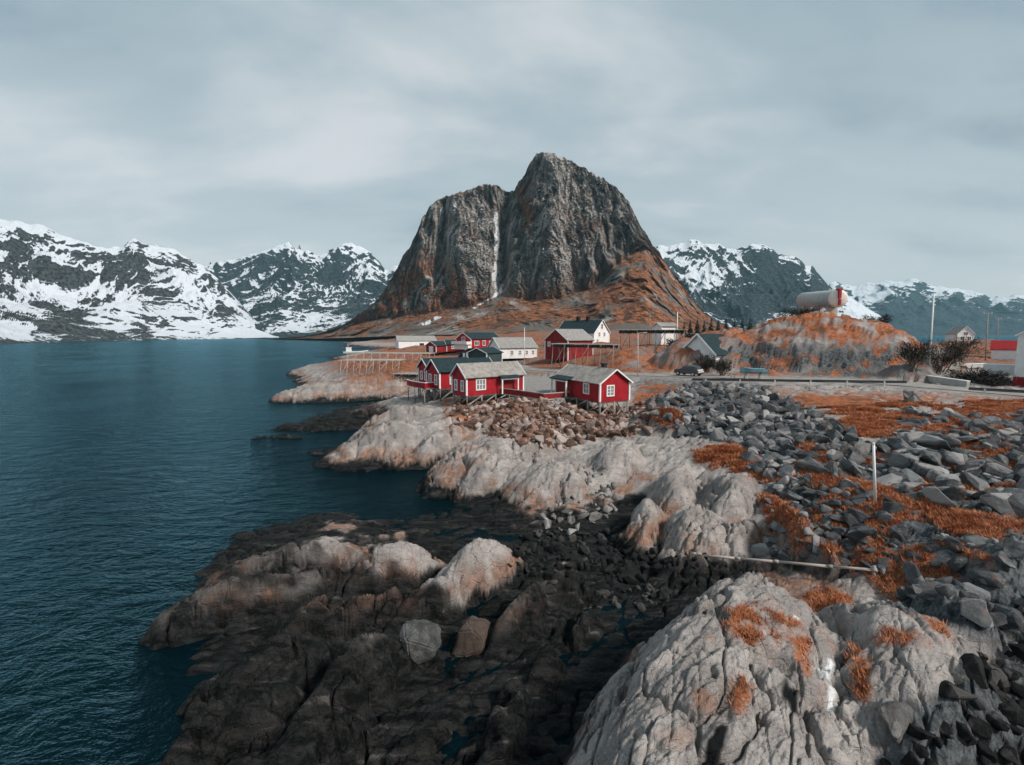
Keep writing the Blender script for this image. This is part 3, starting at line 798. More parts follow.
# tide marks: rust band above, black weed below
zn = hm + 0.45 * fbm2(GX * 0.35, GY * 0.35, 4) + 0.22 * fbm3(GX * 1.1, GY * 1.1, hm * 2.2, 4)
tide = 1 - sstep(0.45, 1.0, zn)
band = sstep(0.4, 0.9, zn) * (1 - sstep(1.2, 2.1, zn))
S['a_dark'] = np.clip(np.maximum(S['a_dark'] * (1 - 0.8 * sstep(1.35 + 0.75 * wE, 2.5 + 0.75 * wE, zn + 0.5 * wE * fbm2(GX * 0.8, GY * 0.8, 4))), tide), 0, 1)
rag = fbm3(GX * 0.9, GY * 0.9, hm * 0.9, 5, .62)
S['a_dark'] = .45 * sstep(.36, .62, S['a_dark'] + .42 * rag * np.clip(4 * S['a_dark'] * (1 - S['a_dark']), 0, 1)) + .55 * np.clip(S['a_dark'] + .5 * rag * np.clip(4 * S['a_dark'] * (1 - S['a_dark']), 0, 1), 0, 1)
S['a_dark'] = S['a_dark'] * (1 - wE * (GY > 17) * .30 * sstep(.5, 1.6, hm) * sstep(-.3, .4, fbm3(GX * .5, GY * 1.3, hm * 1.2, 4)))
S['a_rust'] = S['a_rust'] * sstep(-.45, .25, fbm3(GX * 0.7 + 20, GY * 0.7, hm * 0.7, 5, .62))
nr = fbm2(GX * 0.5 + 31, GY * 0.5, 4)
S['a_rust'] = np.clip(np.maximum(S['a_rust'], band * 0.75 * sstep(-.4, .3, nr)), 0, 1)
far_g = sstep(70, 100, GY) * (1 - S['a_dark']) * sstep(2.5, 5.0, hm)
ng = fbm3(GX * 0.25 + 5, GY * 0.25, hm * 0.45, 5, .55)
S['a_grass'] = np.clip(np.maximum(S['a_grass'] * sstep(-0.6, -0.1, ng + 0.35 * fbm2(GX * 0.9, GY * 0.9, 4) - 0.25 * sstep(62, 66, GY)), far_g * sstep(-0.6, 0.0, ng) * 0.9), 0, 1)
S['a_grass'] = S['a_grass'] * (1 - hillm) + hillm * np.clip(np.maximum(ledge_top * sstep(-.5, .0, ng), S['a_grass'] * .35 * sstep(9.5, 12.5, hm)) + sstep(11.5, 14, hm) * sstep(-.45, .05, ng) * .8, 0, 1)
dm_ = (GY < 20.5)
S['a_grass'] = np.where(dm_, S['a_grass'] * np.clip(0.30 + 1.2 * (1 - sstep(0.02, .30, blk1)) + 0.9 * sstep(-.3, .3, fbm2(GX * 1.6, GY * 1.6, 4)), 0, 1), S['a_grass'])
soil = S['a_grey'] * (GY > 18) * (GY < 60) * (1 - S['a_dark']) * (1 - sample_mask(poly_mask([[(640, 380), (790, 386), (850, 425), (850, 470), (800, 470), (745, 450), (690, 440), (650, 430)]], 8), jx, jy)) * sstep(-0.15, 0.25, fbm2(GX * 0.33 + 8, GY * 0.33, 4)) * 0.85
S['a_grass'] = np.maximum(S['a_grass'], soil)
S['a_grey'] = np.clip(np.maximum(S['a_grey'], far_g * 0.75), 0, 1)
S['a_pave'] = np.where(yard, 1.0, (1 - sstep(2.8, 3.8, rd)) * (GX > -12))
GZ = hm
_gi = np.arange(NX, dtype=float)
_lg0, _lg1 = math.log(Y0), math.log(Y1)
def ground(x, y):
    """height of the shore at a world point (bilinear)"""
    fa = min(max(float(np.interp(x / y, ga, _gi)), 0), NX - 1.001); fy = min(max((math.log(max(y, Y0)) - _lg0) / (_lg1 - _lg0) * (NY - 1), 0), NY - 1.001)
    i, j = int(fa), int(fy); p, q = fa - i, fy - j
    return float((GZ[j, i] * (1 - p) + GZ[j, i + 1] * p) * (1 - q) + (GZ[j + 1, i] * (1 - p) + GZ[j + 1, i + 1] * p) * q)
idx = np.arange(NX * NY).reshape(NY, NX)
q = np.stack([idx[:-1, :-1], idx[:-1, 1:], idx[1:, 1:], idx[1:, :-1]], -1)
keep = np.maximum.reduce([GZ[:-1, :-1], GZ[:-1, 1:], GZ[1:, 1:], GZ[1:, :-1]]) > -1.2
q = q[keep]
used = np.unique(q); remap = np.full(NX * NY, -1, np.int32); remap[used] = np.arange(len(used))
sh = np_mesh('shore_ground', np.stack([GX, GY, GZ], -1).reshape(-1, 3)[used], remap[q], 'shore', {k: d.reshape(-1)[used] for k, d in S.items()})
tag(sh, kind='structure')

# ------------------------------------------------------------------ water
m = MB()
nr_ = 48
rings = [0.0, 30, 90, 300, 1000, 3000, 9000]
vs = [(0, 0, 0)] + [(r_ * math.cos(2 * math.pi * i / nr_), r_ * math.sin(2 * math.pi * i / nr_), 0) for r_ in rings[1:] for i in range(nr_)]
fs = [(0, 1 + i, 1 + (i + 1) % nr_) for i in range(nr_)]
for k in range(len(rings) - 2):
    for i in range(nr_):
        a = 1 + k * nr_ + i; b = 1 + k * nr_ + (i + 1) % nr_
        fs.append((a, a + nr_, b + nr_, b))
m.add(vs, fs)
tag(m.build('sea_water', 'water'), kind='structure')

# ------------------------------------------------------------------ the mountain
def ray_points(px, py, y):
    u = (px - CX) / FPX; v = (CY - py) / FPX
    dy = math.cos(PITCH) + v * math.sin(PITCH); dz = -math.sin(PITCH) + v * math.cos(PITCH)
    t_ = y / dy
    return np.stack([u * t_, y, CAMZ + dz * t_], -1)
def grid_quads(ny, nx):
    i = np.arange(nx * ny).reshape(ny, nx)
    return np.stack([i[:-1, :-1], i[:-1, 1:], i[1:, 1:], i[1:, :-1]], -1).reshape(-1, 4)
SIL = [(262, 339.5), (285, 338), (300, 336.5), (318, 334), (335, 328), (350, 321), (362, 312), (374, 303), (385, 289), (395, 272), (402, 258), (410, 246), (416, 234), (422, 219), (430, 206), (438, 199), (446, 196), (456, 194), (464, 191), (474, 188), (484, 184), (492, 184), (500, 187), (508, 192), (514, 191), (519, 181), (526, 173), (531, 161), (536, 154), (542, 152), (552, 153), (565, 158), (580, 166), (600, 177), (612, 184), (624, 195), (632, 208), (640, 224), (648, 238), (656, 248), (666, 263), (676, 276), (686, 290), (695, 302), (704, 312), (716, 321), (735, 329), (760, 333)]
sx = np.array([a for a, b in SIL], float); sy = np.array([b for a, b in SIL], float)
MXN, MTN = 620, 420
px = np.linspace(262, 760, MXN)
sil = np.interp(px, sx, sy) + 2.2 * fbm2(px * 0.16, px * 0 + 3, 5, .62) * np.interp(px, [262, 380, 420, 680, 760], [0.1, .8, 1, 1, .1])
cb = np.interp(px, [262, 330, 380, 420, 450, 485, 500, 530, 560, 590, 620, 645, 665, 760], [337, 332, 318, 314, 308, 303, 296, 300, 298, 288, 262, 246, 262, 334])   # foot of the cliffs
cb = np.maximum(cb, sil + 1)
toe = np.interp(px, [262, 340, 420, 760], [339.8, 338, 335, 333.5])
toe = np.maximum(toe, cb + 0.5)
rt = np.interp(px, [262, 300, 340, 420, 520, 640, 700, 760], [900, 860, 760, 560, 430, 400, 420, 520])
rr = np.interp(px, [262, 340, 420, 500, 540, 620, 700, 760], [1000, 980, 920, 930, 900, 880, 900, 900])
rc = rt + (rr - rt) * np.interp(px, [262, 400, 470, 560, 640, 760], [.75, .68, .66, .66, .72, .8])
rb = rr + 330
tt = np.linspace(0, 1, MTN)
T1, T2 = 0.36, 0.90
PXg = np.broadcast_to(px, (MTN, MXN)).copy()
tg = tt[:, None]
PYg = np.where(tg < T1, toe + (cb - toe) * (tg / T1), np.where(tg < T2, cb + (sil - cb) * ((tg - T1) / (T2 - T1)), sil + (345 - sil) * ((tg - T2) / (1 - T2)) ** 1.3))
Rg = np.where(tg < T1, rt + (rc - rt) * (tg / T1) ** 0.9, np.where(tg < T2, rc + (rr - rc) * ((tg - T1) / (T2 - T1)) ** 1.15, rr + (rb - rr) * ((tg - T2) / (1 - T2))))
P0 = ray_points(PXg, PYg, Rg)
X_, Y_, Z_ = P0[..., 0], P0[..., 1], P0[..., 2]
cl = sstep(T1 - 0.05, T1 + 0.06, tg) * (1 - sstep(T2 - 0.02, T2 + 0.05, tg))
wxm = X_ + 14 * fbm3(X_ / 60, Y_ / 60, Z_ / 60, 3)
flute = ridged3(wxm / 70 + Z_ / 500, Y_ / 900, Z_ / 520, 5, 0.55)
flut2 = ridged3(wxm / 20 - Z_ / 160, Y_ / 900, Z_ / 200, 4, 0.55)
ledge = fbm3(X_ / 70 + Z_ / 150, Y_ / 200, Z_ / 80, 4, 0.5)
gul = np.exp(-((PXg - (503 + (PYg - 250) * -0.06)) / 7.0) ** 2) * sstep(T1 - .06, T1 + .1, tg)
gul2 = np.exp(-((PXg - (440 + (PYg - 250) * -0.12)) / 4.5) ** 2) * sstep(T1, T1 + .2, tg)
gul3 = np.exp(-((PXg - (522 + (PYg - 210) * 0.5)) / 5.0) ** 2) * sstep(.6, .75, tg)
shoulder = 45 * sstep(505, 530, PXg) - 0
dR = cl * (-22 * flute - 7 * flut2 - 6 * ledge + 85 * gul + 35 * gul2 + 30 * gul3) + (1 - cl) * (-26 * ridged3(wxm / 55, Y_ / 420, Z_ / 260, 6) * sstep(0.02, .15, tg))
fc1, fc2, fv = voronoi2(wxm / 48 + 2.0 + .25 * Z_ / 60, Z_ / 190 + 5.0 + Y_ / 900)
gc1, gc2, gv = voronoi2(wxm / 15 + 9.0 - .3 * Z_ / 40, Z_ / 75 + 1.0)
hc1, hc2, hv = voronoi2(wxm / 6 + 3.0, Z_ / 13 + 7.0)
fac = -14 * (fv - .5) * sstep(0, .16, fc2 - fc1) + 3 * (1 - sstep(0, .08, fc2 - fc1)) - 4 * (gv - .5) * sstep(0, .2, gc2 - gc1) + 1.5 * (1 - sstep(0, .10, gc2 - gc1)) - 1.2 * (hv - .5)
dR += cl * fac + (1 - cl) * sstep(.02, .2, tg) * (-5 * (gv - .5) - 2.5 * (hv - .5))
dR += cl * (-40 * np.exp(-((PXg - 548) / 16) ** 2) - 30 * np.exp(-((PXg - 465) / 22) ** 2))
dR += (cl * 1.6 + .5) * np.random.default_rng(3).normal(size=dR.shape) * sstep(.02, .1, tg) * (tg < T2)
Pm = ray_points(PXg, PYg, Rg + dR)
cls = sstep(T1 - 0.02, T1 + .05, tg)
n_g = fbm3(Pm[..., 0] / 45, Pm[..., 1] / 90, Pm[..., 2] / 35, 5, 0.6)
# vegetation on the lower slopes and ledges, snow in the gullies
dz = np.gradient(Pm[..., 2], axis=0); dyv = np.gradient(Pm[..., 1], axis=0)
slope = dz / (np.abs(dyv) + np.abs(dz) + 1e-3)
right_slope = sstep(0, 26, PYg - np.interp(PXg, [520, 560, 600, 650, 720], [300, 284, 268, 238, 230]))
lower = 1 - sstep(T1 - 0.03, T1 + 0.10, tg + 0.06 * n_g)
left_low = sstep(0, 40, PYg - np.interp(PXg, [262, 350, 400, 440, 500, 540], [315, 285, 232, 240, 280, 320])) * sstep(-.1, .2, n_g + 0.12)
gr = np.clip(np.maximum.reduce([lower * sstep(-.55, .1, n_g + .25), right_slope * sstep(-.35, .15, n_g + .15), 0.9 * left_low, 0.45 * (1 - sstep(.45, .6, slope)) * sstep(0.1, .5, n_g), np.exp(-((PXg - (523 + (PYg - 200) * .25)) / 5) ** 2) * sstep(180, 188, PYg) * (1 - sstep(222, 230, PYg)) * sstep(-.3, .1, n_g)]), 0, 1)
sn = np.exp(-((PXg - (497.5 + 2.6 * fbm2(PYg / 26.0, PYg * 0, 3) - (PYg - 250) * -0.0)) / np.interp(PYg, [205, 230, 262, 285, 300], [1.8, 2.6, 4.2, 5.6, 2.6])) ** 2) * sstep(208, 216, PYg) * (1 - sstep(292, 298, PYg))
sn = np.maximum(sn, np.exp(-((PXg - (493 - (PYg - 297) * 1.7)) / 2.5) ** 2) * sstep(292, 296, PYg) * (1 - sstep(306, 312, PYg)))
sn = np.maximum(sn, np.exp(-((PXg - (432 - (PYg - 320) * 1.8)) / 4.5) ** 2) * sstep(315, 318, PYg) * (1 - sstep(324, 327, PYg)))
sn = np.maximum(sn, np.exp(-((PXg - (441 - (PYg - 220) * .12)) / 2.0) ** 2) * sstep(203, 210, PYg) * (1 - sstep(228, 236, PYg)))
sn = np.maximum(sn, np.exp(-((PXg - 455) / 1.6) ** 2) * sstep(199, 203, PYg) * (1 - sstep(208, 214, PYg)))
sn = sstep(0.35, 0.7, sn * (0.95 + 1.1 * fbm2(PXg / 3.5, PYg / 7, 4)))
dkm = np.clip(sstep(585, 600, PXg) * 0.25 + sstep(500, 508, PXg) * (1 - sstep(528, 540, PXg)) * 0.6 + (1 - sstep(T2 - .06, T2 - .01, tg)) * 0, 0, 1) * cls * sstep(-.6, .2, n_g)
scree = np.clip(sstep(0.0, .5, fbm3(Pm[..., 0] / 60 + 9, Pm[..., 1] / 60, Pm[..., 2] / 60, 4)) * lower, 0, 1)
scree = np.maximum(scree, lower * 0.9 * np.exp(-((PXg - 425) / 22) ** 2) * sstep(318, 324, PYg))
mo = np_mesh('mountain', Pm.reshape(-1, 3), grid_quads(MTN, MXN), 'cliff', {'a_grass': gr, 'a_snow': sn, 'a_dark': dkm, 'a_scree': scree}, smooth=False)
tag(mo, kind='structure')

# ------------------------------------------------------------------ snowy ranges behind
def ridged2(x, y, o=6, g=0.52, l=2.05):
    sm = 0; a = 1.0; f = 1.0; w = 1.0
    for i in range(o):
        n = 1 - np.abs(perlin2(x * f + 7.3 * i, y * f + 1.1 * i)) * 1.5
        n = np.clip(n, 0, 1) ** 2
        sm = sm + a * n * w; w = np.clip(n * 1.6, 0, 1); a *= g; f *= l
    return sm / 1.6
def snow_range(silh, y_toe, y_ridge, y_back, toe_py, mat, scale, bias, seed, nx=420, nt=260, wob=1.5, bare=None, k=0.55, slo=(0.45, 0.85)):
    """relief of spurs and gullies, each bearing scaled to the surveyed skyline"""
    sx = np.array([a for a, b in silh], float); sy = np.array([b for a, b in silh], float)
    px = np.linspace(sx[0], sx[-1], nx)
    sil = np.interp(px, sx, sy) + wob * fbm2(px * 0.15, px * 0 + seed, 4)
    tp = np.interp(px, *zip(*toe_py)) if isinstance(toe_py, list) else np.full(nx, float(toe_py))
    sil = np.minimum(sil, tp - 0.5)
    yt = np.interp(px, *zip(*y_toe)) if isinstance(y_toe, list) else np.full(nx, float(y_toe))
    yr = np.interp(px, *zip(*y_ridge)) if isinstance(y_ridge, list) else np.full(nx, float(y_ridge))
    tt = np.linspace(0, 1, nt)[:, None]
    TR = 0.84
    f_ = np.clip(tt / TR, 0, 1)
    Yg = np.where(tt < TR, yt + (yr - yt) * f_, yr + (y_back - yr) * ((tt - TR) / (1 - TR)))
    ax = (px - CX) / FPX
    Xg = ax[None] * Yg
    wxg = Xg + 0.25 * scale * fbm2(Xg / scale + seed, Yg / scale, 3); wyg = Yg + 0.25 * scale * fbm2(Xg / scale, Yg / scale + seed, 3)
    rel = ridged2(wxg / scale + seed, wyg / scale * 0.75 + 2 * seed, 7)
    fall = np.clip((tt - TR) / (1 - TR), 0, 1)
    env = f_ ** 1.15 * (1 - fall ** 1.5)
    kk = k * (1 - 0.88 * sstep(.68, .97, f_) * (1 - sstep(0.0, .1, fall)))
    Hn = env * ((1 - kk) + kk * rel) + 0.02 * ridged2(Xg / scale * 5, Yg / scale * 5, 4) * f_
    za = Hn / Yg                        # apparent height of every point
    mx = za.max(axis=0)
    mp = np.pad(mx, 8, mode='edge'); mx = np.max([mp[i:i + nx] for i in range(17)], axis=0)
    top = (HOR - sil) / FPX * 1.0       # wanted apparent height above the horizon
    scl = top / mx
    kb = np.hanning(17); kb /= kb.sum(); scl = np.convolve(np.pad(scl, 8, mode='edge'), kb, 'valid')
    Zg = Hn * scl[None] + CAMZ * (1 - 0) * env
    zt = CAMZ - (tp - HOR) / FPX * yt   # toe height
    Zg = Zg + zt[None] * (1 - env)
    P = np.stack([Xg, Yg, Zg], -1)
    PXg, PYg = project(Xg, Yg, Zg)
    du = np.gradient(P, axis=1); dv = np.gradient(P, axis=0)
    n = np.cross(du, dv); n /= np.linalg.norm(n, axis=-1, keepdims=True) + 1e-9
    nz = np.abs(n[..., 2])
    mrow = nz.mean(axis=1, keepdims=True); srow = nz.std(axis=1, keepdims=True) + .02
    kern = np.ones(31) / 31
    mrow = np.convolve(np.pad(mrow[:, 0], 15, mode='edge'), kern, 'valid')[:, None]; srow = np.convolve(np.pad(srow[:, 0], 15, mode='edge'), kern, 'valid')[:, None]
    s_ = 0.5 + 0.42 * np.clip((nz - mrow) / srow, -1.6, 1.6) + bias + 0.25 * fbm2(Xg / scale * 2.2, Yg / scale * 2.2, 5, .6)
    s_ = s_ * (0.5 + 0.5 * sstep(0.0, 0.16, f_))
    if bare:
        for (bx, by, brx, bry, amt) in bare:
            s_ = s_ - amt * np.exp(-((PXg - bx) / brx) ** 2 - ((PYg - by) / bry) ** 2)
    o = np_mesh('mountain', P.reshape(-1, 3), grid_quads(nt, nx), mat, {'a_snow': np.clip(s_, -1, 2)}, smooth=False)
    return tag(o, kind='structure')
# left range beside the fjord
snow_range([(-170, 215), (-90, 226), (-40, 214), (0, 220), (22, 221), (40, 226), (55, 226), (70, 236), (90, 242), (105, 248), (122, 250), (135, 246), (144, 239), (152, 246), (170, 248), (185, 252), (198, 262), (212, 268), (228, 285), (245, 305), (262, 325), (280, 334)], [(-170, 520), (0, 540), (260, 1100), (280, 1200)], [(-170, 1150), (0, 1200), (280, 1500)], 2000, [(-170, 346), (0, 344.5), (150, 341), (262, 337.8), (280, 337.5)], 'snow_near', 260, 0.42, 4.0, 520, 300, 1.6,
           [(68, 320, 30, 16, .75), (145, 292, 14, 18, .5), (100, 258, 40, 6, .7), (175, 262, 22, 7, .6), (25, 246, 22, 6, .6), (146, 244, 9, 5, .7), (70, 274, 40, 5, .7), (215, 315, 20, 10, .4), (165, 300, 16, 14, .6), (10, 262, 16, 5, .5)])
# teal peaks at the head of the fjord
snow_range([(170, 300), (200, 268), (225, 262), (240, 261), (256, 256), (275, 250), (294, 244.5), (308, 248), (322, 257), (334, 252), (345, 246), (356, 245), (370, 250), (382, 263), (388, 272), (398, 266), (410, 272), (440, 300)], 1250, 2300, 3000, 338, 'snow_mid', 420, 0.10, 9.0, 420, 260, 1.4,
           [(370, 300, 28, 22, .5), (225, 285, 22, 16, .3), (290, 262, 40, 10, .4), (375, 268, 10, 12, -.2)])
# range right of the mountain
snow_range([(600, 300), (640, 260), (655, 247), (668, 248), (680, 244), (690, 241), (700, 247), (712, 245), (724, 251), (735, 250), (745, 246), (755, 245.5), (766, 250), (772, 256), (782, 256), (790, 258), (800, 267), (806, 266), (816, 278), (828, 289), (850, 300), (880, 318)], 1400, 2100, 2800, 336, 'snow_mid', 330, 0.06, 14.0, 420, 260, 1.6,
           [(780, 285, 34, 22, .7), (745, 250, 14, 6, .4), (690, 275, 38, 22, -.5), (745, 265, 16, 8, -.3), (740, 305, 60, 14, .5)])
# far hazy range
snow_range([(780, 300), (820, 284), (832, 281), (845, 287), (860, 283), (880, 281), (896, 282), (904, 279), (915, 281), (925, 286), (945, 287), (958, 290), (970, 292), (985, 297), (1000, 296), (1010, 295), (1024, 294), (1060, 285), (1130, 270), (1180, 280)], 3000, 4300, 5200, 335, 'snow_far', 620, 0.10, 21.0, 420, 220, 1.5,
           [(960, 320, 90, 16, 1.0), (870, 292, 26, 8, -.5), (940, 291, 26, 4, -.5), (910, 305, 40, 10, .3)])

# ------------------------------------------------------------------ air between the camera and the far mountains
if HAZE > 0:
    m = MB(); m.box((300, 2900, 346), (9600, 6400, 706))
    hzo = m.build('haze', 'glass')
    mt = bpy.data.materials.new('haze'); mt.use_nodes = True
    mt.node_tree.nodes.clear()
    o_ = mt.node_tree.nodes.new('ShaderNodeOutputMaterial'); pv = mt.node_tree.nodes.new('ShaderNodeVolumePrincipled')
    pv.inputs['Color'].default_value = (0.42, 0.76, 0.90, 1); pv.inputs['Density'].default_value = HAZE
    mt.node_tree.links.new(pv.outputs[0], o_.inputs['Volume'])
    hzo.data.materials.clear(); hzo.data.materials.append(mt)
    tag(hzo, kind='stuff')

# ------------------------------------------------------------------ road and its furniture
def ribbon(name, pts, zs, w, mat, dz=0.0):
    P = [Vector((p[0], p[1], z)) for p, z in zip(pts, zs)]
    # resample
    out = []
    for a, b in zip(P, P[1:]):
        n = max(2, int((b - a).length / 1.5))
        out += [a.lerp(b, i / n) for i in range(n)]
    out.append(P[-1])
    sm = out
    for _ in range(4):
        sm = [sm[0]] + [(sm[i - 1] + sm[i] * 2 + sm[i + 1]) / 4 for i in range(1, len(sm) - 1)] + [sm[-1]]
    vs = []; fs = []
    for i, p in enumerate(sm):
        d = (sm[min(i + 1, len(sm) - 1)] - sm[max(i - 1, 0)]).normalized(); nrm = Vector((-d.y, d.x, 0)).normalized()
        vs += [p + nrm * w / 2 + Vector((0, 0, dz)), p - nrm * w / 2 + Vector((0, 0, dz))]
    fs = [(2 * i, 2 * i + 1, 2 * i + 3, 2 * i + 2) for i in range(len(sm) - 1)]
    m = MB(); m.add(vs, fs)
    return m.build(name, mat), sm
road, RSM = ribbon('road', ROAD, ROADZ, 5.2, 'asphalt', 0.06)
tag(road, kind='structure')

def guard_rail(p0, p1, n, label, z0, z1):
    a = Vector((*p0, z0)); b = Vector((*p1, z1)); d = b - a
    t = thing('guardrail', a, math.atan2(d.y, d.x), label, 'guardrail', 'guardrails along the road')
    L = math.hypot(d.x, d.y)
    m = MB(); dzz = b.z - a.z
    for (zz, th) in ((0.74, .10), (0.64, .08), (.54, .10)):
        m.beam((0, -0.06 if th > .09 else -0.02, zz), (L, -0.06 if th > .09 else -0.02, zz + dzz), 0.05, th)
    m.build('rail', 'black_metal', t)
    for i in range(n):
        x = L * (i + 0.4) / n
        MB().beam((x, -0.14, -0.5 + dzz * x / L), (x, -0.14, 0.72 + dzz * x / L), 0.16, 0.12).build('post', 'galvanised', t)
    return t
guard_rail(back(692, 383.5, 6.55), back(906, 386.5, 6.6), 6, 'long dark guardrail on pale posts along the road above the rock fill', 6.45, 6.5)
guard_rail(back(968, 393.5, 6.5), back(1150, 404, 6.4), 4, 'short dark guardrail in front of the white building with the red base', 6.4, 6.3)

def low_wall(name, pts, h, th, mat, label, cat):
    P = [Vector(p) for p in pts]
    t = thing(name, P[0], 0, label, cat)
    m = MB()
    for a, b in zip(P, P[1:]):
        m.beam(a - P[0] + Vector((0, 0, h / 2)), b - P[0] + Vector((0, 0, h / 2)), th, h)
    m.build('wall_body', mat, t)
    m = MB()
    for a, b in zip(P, P[1:]):
        m.beam(a - P[0] + Vector((0, 0, h + .04)), b - P[0] + Vector((0, 0, h + .04)), th + .12, .1)
    m.build('coping', 'white_paint', t)
    return t
low_wall('roadside_wall', [(*back(884, 376, 6.9), 6.7), (*back(905, 377.5, 6.8), 6.65), (*back(935, 382, 6.7), 6.6), (*back(968, 386.5, 6.7), 6.55)], 0.75, 0.3, 'concrete', 'low pale concrete wall curving along the road below the flagpole bushes', 'wall')
low_wall('garden_wall', [(*back(938, 369, 7.4), 7.0), (*back(958, 367, 7.4), 7.2), (*back(985, 366, 7.4), 7.2)], 0.6, 0.3, 'concrete', 'short pale wall behind the brown hedge left of the red roofed shed', 'wall')

# ------------------------------------------------------------------ houses
def wall_window(par, face_M, u, z, w, h, nx=2, ny=2, frame='white_paint', glass='curtain_glass', name='window', depth=0.08):
    """face_M maps (u along the wall, outwards, up) into house space"""
    m = MB()
    b = 0.13
    def bx(cu, cz, su, sz, out, th):
        m.box(face_M @ Vector((cu, out, cz)), (su, th, sz), face_M.to_3x3())
    o = depth / 2
    bx(u, z - h / 2 - b / 2, w + 2 * b, b, o, depth); bx(u, z + h / 2 + b / 2, w + 2 * b, b, o, depth)
    bx(u - w / 2 - b / 2, z, b, h, o, depth); bx(u + w / 2 + b / 2, z, b, h, o, depth)
    for i in range(1, nx): bx(u - w / 2 + w * i / nx, z, .09, h, o - .01, depth - .02)
    for j in range(1, ny): bx(u, z - h / 2 + h * j / ny, w, .06, o - .013, depth - .026)
    fr = m.build(name, frame, par)
    m2 = MB(); m2.box(face_M @ Vector((u, 0.014, z)), (w, 0.022, h), face_M.to_3x3())
    m2.build('pane', glass, fr)
    return fr
def house(q, name, label, cat, wall='red_boards', roof='slate_roof', trim='white_paint', group=None, wins=(), doors=(), stilts=None, brace=True, chimney=None, base=None, porch=None, oh=0.28, trim_w=0.16, gw=None, corner=True):
    cx, cy, psi, W, L, z0, hw, hr = q
    t = thing(name, (cx, cy, z0), R(psi), label, cat, group)
    hx, hy = L / 2, W / 2
    # walls: one shell with gables
    m = MB()
    v = [(-hx, -hy, 0), (hx, -hy, 0), (hx, hy, 0), (-hx, hy, 0), (-hx, -hy, hw), (hx, -hy, hw), (hx, hy, hw), (-hx, hy, hw), (-hx, 0, hw + hr), (hx, 0, hw + hr)]
    m.add(v, [(0, 1, 5, 4), (2, 3, 7, 6), (1, 2, 6, 9, 5), (3, 0, 4, 8, 7), (3, 2, 1, 0)])
    m.build('wall', wall, t)
    # roof: two slabs with thickness and overhang
    sl = hr / hy; th = 0.14
    m = MB()
    for s in (-1, 1):
        e = Vector((0, s * (hy + oh), hw - sl * oh)); r = Vector((0, 0, hw + hr)); up = Vector((0, s * sl, 1)).normalized() * th
        dn = Vector((0, 0, .012))
        vs = []
        for x in (-hx - oh, hx + oh):
            X = Vector((x, 0, 0)); vs += [X + e + dn, X + r + dn, X + r + up + Vector((0, -up.y, 0)), X + e + up]
        m.add(vs, [(0, 1, 2, 3), (7, 6, 5, 4), (0, 3, 7, 4), (3, 2, 6, 7), (1, 0, 4, 5), (2, 1, 5, 6)])
    rf = m.build('roof', roof, t)
    # barge boards and corner boards
    if trim:
        m = MB()
        for x in (-hx - oh - .035, hx + oh + .035):
            for s in (-1, 1):
                a = Vector((x, s * (hy + oh + .03), hw - sl * (oh + .03) + .05)); b = Vector((x, s * 0.02, hw + hr + .05))
                m = MB().beam(a, b, .06, trim_w); m.build('barge_board', trim, t)
        if corner:
            m = MB()
            for x in (-hx, hx):
                for y in (-hy, hy):
                    MB().box((x, y, hw / 2 - .01), (.20, .20, hw - .1)).build('corner_board', trim, t)
    faces = {
        'x+': Matrix.Translation((hx, 0, 0)) @ Matrix.Rotation(math.pi / 2, 4, 'Z') @ Matrix.Scale(-1, 4, (0, 1, 0)),
        'x-': Matrix.Translation((-hx, 0, 0)) @ Matrix.Rotation(-math.pi / 2, 4, 'Z') @ Matrix.Scale(-1, 4, (0, 1, 0)),
        'y-': Matrix.Translation((0, -hy, 0)) @ Matrix.Scale(-1, 4, (0, 1, 0)),
        'y+': Matrix.Translation((0, hy, 0)),
    }
    for (f_, u, z, w, h, nx, ny) in wins:
        wall_window(t, faces[f_], u, z, w, h, nx, ny, glass='glass' if gw else 'curtain_glass')
    for (f_, u, w, h, mat) in doors:
        m = MB(); m.box(faces[f_] @ Vector((u, .04, h / 2 + .05)), (w, .08, h), faces[f_].to_3x3())
        dr = m.build('door', mat, t)
        MB().box(faces[f_] @ Vector((u + w * .35, .11, h / 2)), (.05, .06, .12), faces[f_].to_3x3()).build('handle', 'black_metal', dr)
    if chimney:
        for (x, y, w, h, mat) in chimney:
            z = hw + hr - sl * abs(y)
            m = MB(); m.box((x, y, z + h / 2 - .25), (w, w, h + .5)); m.box((x, y, z + h + .05), (w + .12, w + .12, .1))
            m.build('chimney', mat, rf)
    if stilts:
        c_, s_ = math.cos(R(psi)), math.sin(R(psi))
        tops = []
        for (x, y) in stilts:
            gx, gy = cx + x * c_ - y * s_, cy + x * s_ + y * c_
            g = ground(gx, gy) - z0
            if g < -0.05:
                MB().tube((x, y, g - .25), (x, y, 0.0), .11, .10, 8).build('stilt', 'grey_wood', t, True)
                tops.append((x, y, g))
        if brace:
            for a, b in zip(tops, tops[1:]):
                if math.hypot(a[0] - b[0], a[1] - b[1]) < 3.6 and min(-a[2], -b[2]) > .5:
                    m = MB()
                    m.beam((a[0], a[1] - .12, a[2] + .15), (b[0], b[1] - .12, -.1), .08, .14)
                    m.build('brace', 'grey_wood', t)
        m = MB(); m.box((0, 0, -.09), (L - .1, W - .1, .17)); m.build('floor_beam', 'brown_wood', t)
